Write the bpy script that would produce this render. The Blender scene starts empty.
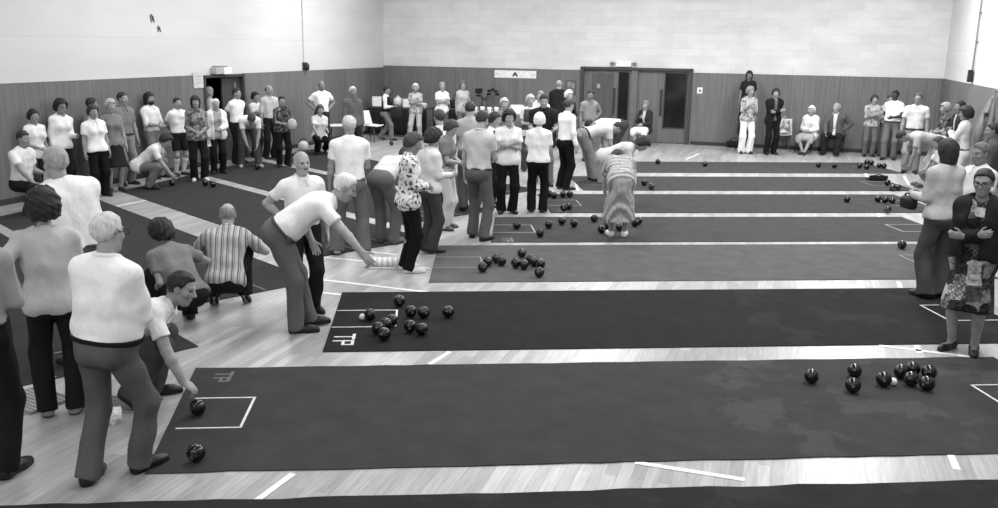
import bpy, bmesh, math, random
import numpy as np
from mathutils import Vector, Matrix

C = bpy.context.scene.collection
rng = np.random.default_rng(7)
PI = math.pi

# ------------------------------------------------------------------ camera
F_PX, PITCH, ROLL, CAM_H = 886.28, 0.23149, 0.015292, 2.68
_fw = np.array([0, math.cos(PITCH), -math.sin(PITCH)])
_up = np.array([0, math.sin(PITCH), math.cos(PITCH)])
_rt = np.array([1.0, 0, 0])
CR = _rt * math.cos(ROLL) + _up * math.sin(ROLL)
CU = -_rt * math.sin(ROLL) + _up * math.cos(ROLL)
CF = _fw


def at(px, py, z=0.0):
    """The point at height z that shows at pixel (px, py)."""
    d = CF * F_PX + CR * (px - 499) - CU * (py - 254)
    t = (z - CAM_H) / d[2]
    return d * t + np.array([0, 0, CAM_H])


cam = bpy.data.cameras.new('camera')
cam.sensor_fit = 'HORIZONTAL'
cam.sensor_width = 36
cam.lens = F_PX * 36 / 998
cam.clip_end = 200
cam_o = bpy.data.objects.new('camera', cam)
C.objects.link(cam_o)
cam_o.matrix_world = Matrix(((CR[0], CU[0], -CF[0], 0), (CR[1], CU[1], -CF[1], 0), (CR[2], CU[2], -CF[2], CAM_H), (0, 0, 0, 1)))
bpy.context.scene.camera = cam_o

# ------------------------------------------------------------------ materials
_mats = {}


def lin(v):
    return v / 12.92 if v <= .04045 else ((v + .055) / 1.055) ** 2.4


class NT:
    """Small helper over a material's node tree."""

    def __init__(self, name, rough=.8, spec=.2):
        self.m = bpy.data.materials.new(name)
        self.m.use_nodes = True
        self.t = self.m.node_tree
        self.b = self.t.nodes['Principled BSDF']
        self.b.inputs['Roughness'].default_value = rough
        self.b.inputs['Specular IOR Level'].default_value = spec

    def n(self, typ, **kw):
        nd = self.t.nodes.new(typ)
        for k, v in kw.items():
            if k.startswith('_'):
                nd.inputs[k[1:].replace('_', ' ')].default_value = v
            else:
                setattr(nd, k, v)
        return nd

    def l(self, a, b):
        self.t.links.new(a, b)

    def coord(self, attr=None, scale=(1, 1, 1), rot=(0, 0, 0), loc=(0, 0, 0)):
        if attr:
            src = self.n('ShaderNodeAttribute', attribute_name=attr).outputs['Vector']
        else:
            src = self.n('ShaderNodeTexCoord').outputs['Object']
        mp = self.n('ShaderNodeMapping')
        mp.inputs['Scale'].default_value = scale
        mp.inputs['Rotation'].default_value = rot
        mp.inputs['Location'].default_value = loc
        self.l(src, mp.inputs['Vector'])
        return mp.outputs['Vector']

    def ramp(self, fac, stops, interp='LINEAR'):
        r = self.n('ShaderNodeValToRGB')
        r.color_ramp.interpolation = interp
        e = r.color_ramp.elements
        while len(e) < len(stops):
            e.new(.5)
        for i, (p, v) in enumerate(stops):
            e[i].position = p
            g = lin(v)
            e[i].color = (g, g, g, 1)
        self.l(fac, r.inputs['Fac'])
        return r.outputs['Color']

    def mix(self, a, b, fac=1.0, mode='MULTIPLY'):
        x = self.n('ShaderNodeMix', data_type='RGBA', blend_type=mode)
        if isinstance(fac, float):
            x.inputs['Factor'].default_value = fac
        else:
            self.l(fac, x.inputs['Factor'])
        for sock, v in ((6, a), (7, b)):
            if isinstance(v, float):
                g = lin(v)
                x.inputs[sock].default_value = (g, g, g, 1)
            else:
                self.l(v, x.inputs[sock])
        return x.outputs[2]

    def noise(self, vec, scale, detail=3, rough=.55):
        nd = self.n('ShaderNodeTexNoise')
        nd.inputs['Scale'].default_value = scale
        nd.inputs['Detail'].default_value = detail
        nd.inputs['Roughness'].default_value = rough
        if vec is not None:
            self.l(vec, nd.inputs['Vector'])
        return nd.outputs['Fac']

    def math(self, op, a, b=None):
        nd = self.n('ShaderNodeMath', operation=op)
        for i, v in enumerate((a, b)):
            if v is None:
                continue
            if isinstance(v, (int, float)):
                nd.inputs[i].default_value = v
            else:
                self.l(v, nd.inputs[i])
        return nd.outputs[0]

    def color(self, c):
        if isinstance(c, float):
            g = lin(c)
            self.b.inputs['Base Color'].default_value = (g, g, g, 1)
        else:
            self.l(c, self.b.inputs['Base Color'])

    def bump(self, h, strength=.3, dist=.01):
        bp = self.n('ShaderNodeBump')
        bp.inputs['Strength'].default_value = strength
        bp.inputs['Distance'].default_value = dist
        self.l(h, bp.inputs['Height'])
        self.l(bp.outputs['Normal'], self.b.inputs['Normal'])


def cloth(tone, rough=.9):
    k = ('cloth', round(tone, 2))
    if k not in _mats:
        m = NT('cloth', rough, .1)
        v = m.coord()
        n = m.noise(v, 9, 3)
        m.color(m.ramp(n, [(.3, tone * .96), (.7, min(1, tone * 1.02))]))
        fold = m.noise(m.coord(scale=(1, 1, .42)), 11, 3, .6)
        m.bump(fold, .55, .035)
        _mats[k] = m.m
    return _mats[k]


def skin(tone):
    k = ('skin', round(tone, 2))
    if k not in _mats:
        m = NT('skin', .55, .3)
        n = m.noise(m.coord(), 14, 3)
        m.color(m.ramp(n, [(.3, tone * .9), (.7, tone * 1.05)]))
        _mats[k] = m.m
    return _mats[k]


def hairmat(tone):
    k = ('hair', round(tone, 2))
    if k not in _mats:
        m = NT('hair', .6, .35)
        v = m.coord(scale=(1, 1, .35))
        n = m.noise(v, 60, 4, .7)
        k_ = 1 - .75 * tone
        m.color(m.ramp(n, [(.3, tone * (1 - .4 * k_)), (.7, min(1, tone * (1 + .25 * k_) + .03 * k_))]))
        m.bump(n, .7 * k_, .01)
        _mats[k] = m.m
    return _mats[k]


def plain(tone, rough=.5, spec=.4, name='plain'):
    k = (name, round(tone, 2), rough, spec)
    if k not in _mats:
        m = NT(name, rough, spec)
        n = m.noise(m.coord(), 18, 3)
        m.color(m.ramp(n, [(.3, tone * .93), (.7, min(1, tone * 1.05))]))
        _mats[k] = m.m
    return _mats[k]


def pattern(kind):
    """Printed fabrics, laid out in the garment's own frame ('tor' attribute: right, forward, up, metres)."""
    k = ('pat', kind)
    if k in _mats:
        return _mats[k]
    m = NT(kind + '_fabric', .9, .1)
    if kind == 'striped':
        v = m.coord('tor')
        s = m.n('ShaderNodeSeparateXYZ')
        m.l(v, s.inputs[0])
        x = m.math('MULTIPLY', s.outputs['X'], 17.0)
        fr = m.math('FRACT', x)
        c = m.ramp(fr, [(0, .78), (.30, .80), (.36, .45), (.5, .42), (.56, .72), (.68, .74), (.72, .52), (.78, .52), (.84, .78)])
        m.color(m.mix(c, m.ramp(m.noise(v, 8), [(.3, .9), (.7, 1.)])))
    elif kind == 'floral':
        v = m.coord('tor')
        vo = m.n('ShaderNodeTexVoronoi', feature='F1')
        vo.inputs['Scale'].default_value = 24
        m.l(v, vo.inputs['Vector'])
        n = m.noise(v, 24, 3, .65)
        f = m.math('ADD', m.math('MULTIPLY', vo.outputs['Distance'], .5), n)
        m.color(m.ramp(f, [(.78, .88), (.83, .76), (.87, .4), (.94, .22)]))
    elif kind == 'print':
        v = m.coord('tor')
        n = m.noise(v, 16, 4, .7)
        m.color(m.ramp(n, [(.36, .22), (.47, .42), (.55, .52), (.64, .66)]))
    elif kind == 'darkprint':
        v = m.coord('tor')
        n = m.noise(v, 18, 4, .7)
        m.color(m.ramp(n, [(.40, .16), (.5, .28), (.62, .5)]))
    elif kind == 'lightprint':
        v = m.coord('tor')
        n = m.noise(v, 15, 4, .7)
        m.color(m.ramp(n, [(.36, .38), (.5, .66), (.6, .76)]))
    elif kind == 'patchwork':
        v = m.coord('tor')
        vo = m.n('ShaderNodeTexVoronoi', feature='F1', distance='CHEBYCHEV')
        vo.inputs['Scale'].default_value = 7.5
        vo.inputs['Randomness'].default_value = .75
        m.l(v, vo.inputs['Vector'])
        g = m.n('ShaderNodeSeparateColor')
        m.l(vo.outputs['Color'], g.inputs[0])
        base = m.ramp(g.outputs[0], [(.0, .18), (.3, .34), (.45, .24), (.6, .55), (.75, .4), (.86, .78)], 'CONSTANT')
        ch = m.n('ShaderNodeTexChecker')
        ch.inputs['Scale'].default_value = 42
        ch.inputs['Color1'].default_value = (1, 1, 1, 1)
        ch.inputs['Color2'].default_value = (.35, .35, .35, 1)
        m.l(v, ch.inputs['Vector'])
        fin = m.mix(base, ch.outputs['Color'], m.math('GREATER_THAN', g.outputs[1], .5))
        m.color(m.mix(fin, m.ramp(m.noise(v, 22, 3), [(.35, .6), (.6, 1.)])))
    elif kind == 'banded':
        v = m.coord('tor')
        s = m.n('ShaderNodeSeparateXYZ')
        m.l(v, s.inputs[0])
        z = m.math('ADD', m.math('MULTIPLY', s.outputs['Z'], 6.2), m.math('MULTIPLY', m.noise(v, 3), .25))
        fr = m.math('FRACT', z)
        c = m.ramp(fr, [(0, .70), (.22, .76), (.3, .55), (.42, .52), (.5, .78), (.62, .80), (.7, .6), (.82, .56), (.9, .72)])
        m.color(m.mix(c, m.ramp(m.noise(v, 20, 3), [(.3, .82), (.7, 1.)])))
    m.bump(m.noise(m.coord(), 24, 2), .35, .012)
    _mats[k] = m.m
    return m.m


# ------------------------------------------------------------------ mesh helpers
def link(name, me, m=None, parent=None):
    o = bpy.data.objects.new(name, me)
    C.objects.link(o)
    if m is not None:
        me.materials.append(m)
    if parent is not None:
        o.parent = parent
    return o


def tag(o, label, cat, group=None):
    o['label'] = label
    o['category'] = cat
    if group:
        o['group'] = group
    return o


def empty(name, loc, rz, label, cat, group=None):
    o = bpy.data.objects.new(name, None)
    C.objects.link(o)
    o.empty_display_size = .1
    o.location = loc
    o.rotation_euler = (0, 0, rz)
    return tag(o, label, cat, group)


class MB:
    """Collects shapes and links them as one mesh object."""

    def __init__(self):
        self.bm = bmesh.new()

    def box(self, c, s, rot=None, bev=0.0):
        r = bmesh.ops.create_cube(self.bm, size=1)
        vs = r['verts']
        M = Matrix.Translation(c) @ (rot.to_4x4() if rot else Matrix.Identity(4)) @ Matrix.Diagonal((*s, 1))
        bmesh.ops.transform(self.bm, matrix=M, verts=vs)
        if bev:
            es = list({e for v in vs for e in v.link_edges})
            bmesh.ops.bevel(self.bm, geom=es, offset=bev, segments=2, affect='EDGES', profile=.5)
        return self

    def tube(self, pts, r, seg=10, cap=True):
        pts = [Vector(p) for p in pts]
        rs = r if isinstance(r, (list, tuple)) else [r] * len(pts)
        rings = []
        for i, p in enumerate(pts):
            d = (pts[min(i + 1, len(pts) - 1)] - pts[max(i - 1, 0)]).normalized()
            a = Vector((0, 0, 1)) if abs(d.z) < .9 else Vector((1, 0, 0))
            u = d.cross(a).normalized()
            w = d.cross(u)
            rings.append([self.bm.verts.new(p + (u * math.cos(t) + w * math.sin(t)) * rs[i]) for t in (2 * PI * k / seg for k in range(seg))])
        for A, B in zip(rings, rings[1:]):
            for k in range(seg):
                self.bm.faces.new((A[k], A[(k + 1) % seg], B[(k + 1) % seg], B[k]))
        if cap:
            self.bm.faces.new(rings[0][::-1])
            self.bm.faces.new(rings[-1])
        return self

    def lathe(self, prof, c=(0, 0, 0), seg=24, sy=1.0):
        rings = []
        for r, z in prof:
            rings.append([self.bm.verts.new((c[0] + r * math.cos(t), c[1] + r * sy * math.sin(t), c[2] + z)) for t in (2 * PI * k / seg for k in range(seg))])
        for A, B in zip(rings, rings[1:]):
            for k in range(seg):
                self.bm.faces.new((A[k], A[(k + 1) % seg], B[(k + 1) % seg], B[k]))
        self.bm.faces.new(rings[0][::-1])
        self.bm.faces.new(rings[-1])
        return self

    def poly(self, pts):
        self.bm.faces.new([self.bm.verts.new(p) for p in pts])
        return self

    def prism(self, pts, z0, z1):
        a = [self.bm.verts.new((p[0], p[1], z0)) for p in pts]
        b = [self.bm.verts.new((p[0], p[1], z1)) for p in pts]
        n = len(pts)
        self.bm.faces.new(a[::-1])
        self.bm.faces.new(b)
        for k in range(n):
            self.bm.faces.new((a[k], a[(k + 1) % n], b[(k + 1) % n], b[k]))
        return self

    def grid(self, fn, nu, nv):
        vs = [[self.bm.verts.new(fn(i / nu, j / nv)) for j in range(nv + 1)] for i in range(nu + 1)]
        for i in range(nu):
            for j in range(nv):
                self.bm.faces.new((vs[i][j], vs[i + 1][j], vs[i + 1][j + 1], vs[i][j + 1]))
        return self

    def build(self, name, m, parent=None, smooth=False, solid=0, sub=0):
        bmesh.ops.recalc_face_normals(self.bm, faces=self.bm.faces)
        me = bpy.data.meshes.new(name)
        self.bm.to_mesh(me)
        self.bm.free()
        if smooth:
            me.polygons.foreach_set('use_smooth', [True] * len(me.polygons))
        o = link(name, me, m, parent)
        if solid:
            md = o.modifiers.new('solid', 'SOLIDIFY')
            md.thickness = solid
            md.offset = 0
        if sub:
            md = o.modifiers.new('sub', 'SUBSURF')
            md.levels = md.render_levels = sub
        return o


def struct(o):
    o['kind'] = 'structure'
    return o
# ------------------------------------------------------------------ bodies: a signed distance field polygonised into one surface
def V(*a):
    return np.array(a, float)


def nrm(v):
    return v / (np.linalg.norm(v) + 1e-12)


class Field:
    def __init__(self, lo, hi, h):
        self.h = h
        self.lo = np.asarray(lo, float)
        self.n = np.maximum(4, np.ceil((np.asarray(hi) - self.lo) / h).astype(int) + 1)
        self.ax = [self.lo[i] + h * np.arange(self.n[i]) for i in range(3)]
        self.D = np.full(tuple(self.n), .5, np.float32)

    def sub(self, blo, bhi):
        sl = []
        for i in range(3):
            a = int(np.clip(math.floor((blo[i] - self.lo[i]) / self.h), 0, self.n[i]))
            b = int(np.clip(math.ceil((bhi[i] - self.lo[i]) / self.h) + 1, 0, self.n[i]))
            sl.append(slice(a, b))
        g = (self.ax[0][sl[0]][:, None, None], self.ax[1][sl[1]][None, :, None], self.ax[2][sl[2]][None, None, :])
        return tuple(sl), g

    def cone(self, a, b, ra, rb, k=.02, flat=None, s=1.0, off=0.0, carve=False):
        """Round cone a->b; flat/s squashes the section along a direction."""
        a = np.asarray(a, float)
        b = np.asarray(b, float)
        ra += off
        rb += off
        R = max(ra, rb) * max(1.0, s) + k + 2.5 * self.h
        sl, (X, Y, Z) = self.sub(np.minimum(a, b) - R, np.maximum(a, b) + R)
        if any(q.stop - q.start <= 0 for q in sl):
            return
        ba = b - a
        L2 = float(ba @ ba) + 1e-12
        x, y, z = X - a[0], Y - a[1], Z - a[2]
        t = np.clip((x * ba[0] + y * ba[1] + z * ba[2]) / L2, 0, 1)
        x, y, z = x - t * ba[0], y - t * ba[1], z - t * ba[2]
        d2 = x * x + y * y + z * z
        if flat is not None and s != 1.0:
            wn = x * flat[0] + y * flat[1] + z * flat[2]
            d2 = d2 + wn * wn * (1 / (s * s) - 1)
        d = (np.sqrt(d2) - (ra + t * (rb - ra))).astype(np.float32)
        if flat is not None and s < 1:
            d *= (.5 + .5 * s)
        A = self.D[sl]
        if carve:
            d = -d
            h = np.maximum(k - np.abs(A - d), 0)
            self.D[sl] = np.maximum(A, d) + h * h / (4 * k)
        else:
            h = np.maximum(k - np.abs(A - d), 0)
            self.D[sl] = np.minimum(A, d) - h * h / (4 * k)

    def ell(self, c, fr, rad, k=.02, off=0.0, carve=False):
        """Ellipsoid with frame rows fr (3x3) and radii."""
        rad = np.asarray(rad, float) + off
        R = rad.max() + k + 2.5 * self.h
        c = np.asarray(c, float)
        sl, (X, Y, Z) = self.sub(c - R, c + R)
        if any(q.stop - q.start <= 0 for q in sl):
            return
        x, y, z = X - c[0], Y - c[1], Z - c[2]
        q = 0
        q2 = 0
        for i in range(3):
            u = x * fr[i][0] + y * fr[i][1] + z * fr[i][2]
            q = q + (u / rad[i]) ** 2
            q2 = q2 + (u / rad[i] ** 2) ** 2
        k0 = np.sqrt(q)
        d = (k0 * (k0 - 1) / (np.sqrt(q2) + 1e-6)).astype(np.float32)
        d = np.where(k0 < 1e-4, -rad.min(), d).astype(np.float32)
        A = self.D[sl]
        if carve:
            d = -d
            h = np.maximum(k - np.abs(A - d), 0)
            self.D[sl] = np.maximum(A, d) + h * h / (4 * k)
        else:
            h = np.maximum(k - np.abs(A - d), 0)
            self.D[sl] = np.minimum(A, d) - h * h / (4 * k)

    def lin(self, p, n):
        """(x-p).n over the whole grid."""
        return ((self.ax[0] - p[0]) * n[0])[:, None, None] + ((self.ax[1] - p[1]) * n[1])[None, :, None] + ((self.ax[2] - p[2]) * n[2])[None, None, :]

    def cut(self, p, n):
        """Keep the side opposite to n."""
        self.D = np.maximum(self.D, self.lin(p, n).astype(np.float32))

    def merge(self, o, k=.02):
        h = np.maximum(k - np.abs(self.D - o.D), 0)
        self.D = np.minimum(self.D, o.D) - h * h / (4 * k)

    def fresh(self):
        f = Field.__new__(Field)
        f.h, f.lo, f.n, f.ax = self.h, self.lo, self.n, self.ax
        f.D = np.full(tuple(self.n), .5, np.float32)
        return f

    def wrinkle(self, amp, freq, seed, stretch=(1, 1, 1)):
        r = np.random.default_rng(seed)
        w = 0
        for _ in range(5):
            d = r.normal(size=3)
            d = d / np.linalg.norm(d) * freq * r.uniform(.6, 1.5) * np.array(stretch)
            ph = r.uniform(0, 6.28)
            w = w + np.sin((self.ax[0] * d[0])[:, None, None] + (self.ax[1] * d[1])[None, :, None] + (self.ax[2] * d[2])[None, None, :] + ph)
        self.D = self.D + (amp / 2.2 * np.minimum(w, .9)).astype(np.float32)

    def mesh(self, scale=1.0, smooth=1):
        D = np.pad(self.D, 1, constant_values=.5)
        S = D < 0
        nx, ny, nz = D.shape
        c = S[:-1].astype(np.int8)
        c = S[:-1].astype(np.int8) + S[1:]
        c = c[:, :-1] + c[:, 1:]
        c = c[:, :, :-1] + c[:, :, 1:]
        mixed = (c > 0) & (c < 8)
        I = np.argwhere(mixed)
        if len(I) == 0:
            return np.zeros((0, 3)), np.zeros((0, 4), int)
        idx = np.full(mixed.shape, -1, np.int32)
        idx[mixed] = np.arange(len(I))
        corner = {}
        for dx in (0, 1):
            for dy in (0, 1):
                for dz in (0, 1):
                    corner[dx, dy, dz] = D[I[:, 0] + dx, I[:, 1] + dy, I[:, 2] + dz]
        P = np.zeros((len(I), 3))
        N = np.zeros(len(I))
        for a, va in corner.items():
            for ax in range(3):
                if a[ax] == 0:
                    b = list(a)
                    b[ax] = 1
                    vb = corner[tuple(b)]
                    m = (va < 0) != (vb < 0)
                    t = np.where(m, va / np.where(m, va - vb, 1), 0)
                    for q in range(3):
                        P[:, q] += np.where(m, a[q] + (t if q == ax else 0), 0)
                    N += m
        P = P / N[:, None] + I
        faces = []
        for ax in range(3):
            sl0 = [slice(1, -1)] * 3
            sl1 = [slice(1, -1)] * 3
            sl0[ax] = slice(0, -1)
            sl1[ax] = slice(1, None)
            s0, s1 = S[tuple(sl0)], S[tuple(sl1)]
            for inv in (0, 1):
                E = np.argwhere((s0 & ~s1) if not inv else (~s0 & s1))
                if not len(E):
                    continue
                o = np.ones(3, int)
                o[ax] = 0
                E = E + o
                u, v = (ax + 1) % 3, (ax + 2) % 3
                du = np.zeros(3, int)
                dv = np.zeros(3, int)
                du[u] = 1
                dv[v] = 1
                q = [E - du - dv, E - dv, E, E - du]
                f = np.stack([idx[e[:, 0], e[:, 1], e[:, 2]] for e in q], 1)
                faces.append(f[:, ::-1] if inv else f)
        Fc = np.concatenate(faces)
        for _ in range(smooth):
            acc = np.zeros_like(P)
            cnt = np.zeros(len(P))
            for i in range(4):
                for j in ((i + 1) % 4, (i + 3) % 4):
                    np.add.at(acc, Fc[:, i], P[Fc[:, j]])
                    np.add.at(cnt, Fc[:, i], 1)
            P = .5 * P + .5 * acc / np.maximum(cnt, 1)[:, None]
        P = (P - 1) * self.h + self.lo
        return P * scale, Fc


def mesh_from(name, P, Fc, mat, parent, tor=None):
    me = bpy.data.meshes.new(name)
    nf = len(Fc)
    me.vertices.add(len(P))
    me.vertices.foreach_set('co', P.astype(np.float32).ravel())
    me.loops.add(nf * 4)
    me.polygons.add(nf)
    me.loops.foreach_set('vertex_index', Fc.astype(np.int32).ravel())
    me.polygons.foreach_set('loop_start', np.arange(nf, dtype=np.int32) * 4)
    me.polygons.foreach_set('use_smooth', np.ones(nf, bool))
    me.update(calc_edges=True)
    if tor is not None:
        at_ = me.attributes.new('tor', 'FLOAT_VECTOR', 'POINT')
        at_.data.foreach_set('vector', tor.astype(np.float32).ravel())
    return link(name, me, mat, parent)


def ik(a, t, l1, l2, pole):
    """Middle joint of a two-bone chain from a to t bending towards pole; also the reached end."""
    d = t - a
    L = np.linalg.norm(d)
    mx = (l1 + l2) * .995
    if L > mx:
        t = a + d / L * mx
        d = t - a
        L = mx
    u = d / L
    x = (l1 * l1 - l2 * l2 + L * L) / (2 * L)
    h = math.sqrt(max(l1 * l1 - x * x, 0))
    p = pole - u * (pole @ u)
    return a + u * x + nrm(p) * h, t


def rot_ax(v, ax, deg):
    a = math.radians(deg)
    ax = nrm(ax)
    return v * math.cos(a) + np.cross(ax, v) * math.sin(a) + ax * (ax @ v) * (1 - math.cos(a))


HAIR = {
    # style: (radii offsets, z-min profile over forward coordinate, extra)
    'short': (.014, [(-.12, -.055), (-.04, -.05), (.0, -.02), (.02, .01), (.045, .06), (.09, .082)]),
    'sides': (.012, [(-.12, -.05), (-.04, -.05), (-.012, -.02), (.006, .005), (.016, .12), (.05, .12)]),
    'wavy': (.028, [(-.14, -.085), (-.03, -.075), (.0, -.045), (.022, .0), (.05, .058), (.12, .078)]),
    'curly': (.044, [(-.16, -.10), (-.03, -.085), (.005, -.05), (.024, .0), (.05, .058), (.14, .075)]),
    'bob': (.026, [(-.14, -.155), (-.01, -.15), (.012, -.11), (.026, .0), (.052, .06), (.12, .08)]),
    'long': (.024, [(-.14, -.22), (-.01, -.2), (.012, -.15), (.026, .0), (.052, .06), (.12, .08)]),
}


class Body:
    """Joint positions (metres for a 1.75 m adult; local axes: x = own right, y = forward, z = up)."""

    def __init__(s, q):
        s.q = q
        fem = s.fem = q.get('fem', 0)
        lean, bend = q.get('lean', 2), q.get('bend', None)
        side, twist = q.get('side', 0), q.get('twist', 0)
        a1 = lean * .75 if bend is None else lean
        a2 = lean if bend is None else bend
        z0 = q.get('hip', .93)
        s.P0 = V(q.get('hipx', 0), q.get('hipy', 0 if z0 > .8 else -.12), z0)

        def frame(ang, tw, sd):
            f, u, r = V(0, 1, 0), V(0, 0, 1), V(1, 0, 0)
            f, u = rot_ax(f, r, -ang), rot_ax(u, r, -ang)
            u, r = rot_ax(u, f, sd), rot_ax(r, f, sd)
            f, r = rot_ax(f, u, tw), rot_ax(r, u, tw)
            return r, f, u
        s.fr0 = frame(lean * .6 if lean > 25 else lean * .3, q.get('hiptwist', 0), side * .3)
        s.fr1 = frame(a1, twist * .5, side)
        s.fr2 = frame((a1 + a2) / 2, twist * .8, side)
        s.fr3 = frame(a2, twist, side)
        s.P1 = s.P0 + s.fr1[2] * .17
        s.P2 = s.P1 + s.fr2[2] * .20
        s.P3 = s.P2 + s.fr3[2] * .19
        sw = .175 if not fem else .155
        sw *= q.get('wide', 1)
        s.sw = sw
        s.S = {1: s.P3 - s.fr3[2] * .078 + s.fr3[0] * sw, -1: s.P3 - s.fr3[2] * .078 - s.fr3[0] * sw}
        for sg, kx in ((1, 'shR'), (-1, 'shL')):
            if kx in q:
                s.S[sg] = s.S[sg] + V(*q[kx])
        # head
        hy, hp, hr = q.get('hyaw', 0), q.get('hpitch', 7), q.get('hroll', 0)
        nk = frame(a2 * .75 + hp * .35, twist, side * .5)
        s.Hb = s.P3 + nk[2] * .045
        hf = frame(hp + q.get('hbase', a2 * .42), twist + hy, side * .3 + hr)
        s.hfr = hf
        s.H = s.Hb + nk[2] * .045 + hf[2] * .075 + hf[1] * .015
        # arms
        s.E, s.W, s.hand = {}, {}, {}
        for sg, key in ((1, 'R'), (-1, 'L')):
            a = q.get('arm' + key, 'down')
            r, f, u = s.fr3
            r1, f1, u1 = s.fr1
            ro = r * sg
            pole = -f * .8 + ro * .35 - u * .2
            curl, pn = 25, None
            S = s.S[sg]
            if isinstance(a, str):
                if a == 'down':
                    t = S + V(0, 0, -1) * .53 + ro * .07 + V(0, 1, 0) * .05
                elif a == 'hip':
                    t = s.P0 + u1 * .12 + r1 * sg * .2 + f1 * .0
                    pole = ro * 1.0 - f * .6
                    curl = 50
                elif a == 'cross':
                    t = s.P2 - u * .08 + f * (.19 + .02 * sg) - ro * .055 + u * (.02 * sg)
                    pole = -u + ro * .55 + f * .15
                    curl = 60
                    pn = -f
                elif a == 'fold':
                    t = s.P1 + u * (.09 + .02 * sg) + f * (.235 + .015 * sg) - ro * .075
                    pole = -u * .9 + ro * .35 - f * .3
                    curl = 55
                    pn = -f
                elif a == 'clasp':
                    t = s.P0 + u1 * .10 + f1 * .2 + ro * .035 + u1 * .015 * sg
                    pole = ro * .6 - f * .5 - u * .3
                    curl = 40
                    pn = -f
                elif a == 'belly':
                    t = s.P1 + f1 * .24 + ro * .02
                    pole = ro * .7 - f * .4 - u * .5
                    curl = 40
                    pn = -f
                elif a == 'behind':
                    t = s.P0 + u1 * .08 - f1 * .19 + ro * .03
                    pole = ro * .8 - f * .4
                elif a == 'pocket':
                    t = s.P0 + u1 * .01 + r1 * sg * .2 + f1 * .06
                    pole = -f + ro * .4
                elif a == 'chest':
                    t = s.P2 + f * .27 + ro * .04 + u * .02
                    pole = -u + ro * .5
                    curl = 50
                elif a == 'chin':
                    t = s.H - s.hfr[2] * .15 + s.hfr[1] * .13 + ro * .03
                    pole = -u + ro * .25 + f * .2
                    curl = 70
                elif a == 'fwd':
                    t = S - u * .27 + f * .29 - ro * .02
                    pole = -u * .8 - f * .6 + ro * .2
                    curl = 30
                elif a == 'knee':
                    t = None
                elif a == 'hang':
                    t = S + V(0, 0, -.54) + V(0, .08, 0)
            else:
                t = V(*a[:3])
                if q.get('_w2l') and (key in q.get('world', '')):
                    t = q['_w2l'](t)
                if len(a) > 3:
                    curl = a[3]
                if len(a) > 4:
                    pole = r * a[4][0] + f * a[4][1] + u * a[4][2]
            s.hand[sg] = (curl, pn)
            s.W[sg], s._pole = t, pole
            s.E[sg] = pole
        # legs
        s.K, s.A, s.toe = {}, {}, {}
        s.Hj = {sg: s.P0 + s.fr0[0] * sg * .088 - s.fr0[2] * .02 for sg in (1, -1)}
        for sg, key in ((1, 'R'), (-1, 'L')):
            ft = q.get('foot' + key, (sg * .11, 0, 0))
            x, y, z = ft[:3]
            yaw = ft[3] if len(ft) > 3 else -sg * 14
            tip = ft[4] if len(ft) > 4 else 0       # heel lift in degrees
            fd = rot_ax(V(0, 1, 0), V(0, 0, 1), yaw)
            hd = V(0, 0, 1)
            if tip:
                rr = np.cross(fd, hd)
                ball = V(x, y, z) + fd * .09
                fd2, hd2 = rot_ax(fd, rr, -tip), rot_ax(hd, rr, -tip)
                base = ball - fd2 * .09
                fd, hd = fd2, hd2
            else:
                base = V(x, y, z)
            s.toe[sg] = (base, fd, hd)
            ank = base + hd * .085 - fd * .035
            pl = q.get('kpole' + key, (sg * .25, 1, 0.1))
            s.K[sg], s.A[sg] = ik(s.Hj[sg], ank, .435, .415, V(*pl))
            dlt = s.A[sg] - ank
            s.toe[sg] = (base + dlt, fd, hd)
        for sg in (1, -1):
            t, pole = s.W[sg], s.E[sg]
            if t is None:
                t = s.K[sg] + V(-sg * .02, -.02, .085)
                pole = V(sg, -.2, .0)
            s.E[sg], s.W[sg] = ik(s.S[sg], t, .285, .255, pole)

    def bounds(s, m=.2):
        pts = [s.P0, s.P3, s.H + s.hfr[2] * .12] + [d[k] for d in (s.S, s.E, s.W, s.K, s.A) for k in (1, -1)] + [s.toe[k][0] for k in (1, -1)]
        pts = np.array(pts)
        lo, hi = pts.min(0) - m, pts.max(0) + m
        lo[2] = max(lo[2], -.02)
        return lo, hi

    def torso(s, F, off=0.0, k=.05):
        fat, fem = s.q.get('fat', 0), s.fem
        w = s.q.get('wide', 1)
        (r0, f0, u0), (r1, f1, u1), (r2, f2, u2), (r3, f3, u3) = s.fr0, s.fr1, s.fr2, s.fr3
        hip = .062 + (.012 if fem else 0)
        F.cone(s.P0 - r0 * hip, s.P0 + r0 * hip, .112, .112, k, f0, .95, off)
        m = s.P0 + u1 * .09
        wa = (.05 if not fem else .045) * w
        F.cone(m - r1 * wa + f1 * fat * .3, m + r1 * wa + f1 * fat * .3, .112 + fat * .6, .112 + fat * .6, k, f1, .92, off)
        m = s.P1 + u1 * .01
        F.cone(m - r1 * wa + f1 * fat * .4, m + r1 * wa + f1 * fat * .4, (.108 if not fem else .1) + fat * .6, (.108 if not fem else .1) + fat * .6, k, f1, .9, off)
        m = s.P2 - u2 * .07
        F.cone(m - r2 * .06 * w, m + r2 * .06 * w, .112 + fat * .25, .112 + fat * .25, k, f2, .9, off)
        m = s.P2 + u2 * .05
        cw = (.088 if not fem else .065) * w
        F.cone(m - r2 * cw, m + r2 * cw, .106, .106, k, f2, .92, off)
        m = s.P3 - u3 * .095
        cw = (.1 if not fem else .08) * w
        F.cone(m - r3 * cw, m + r3 * cw, .08, .08, k, f3, .95, off)
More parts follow.
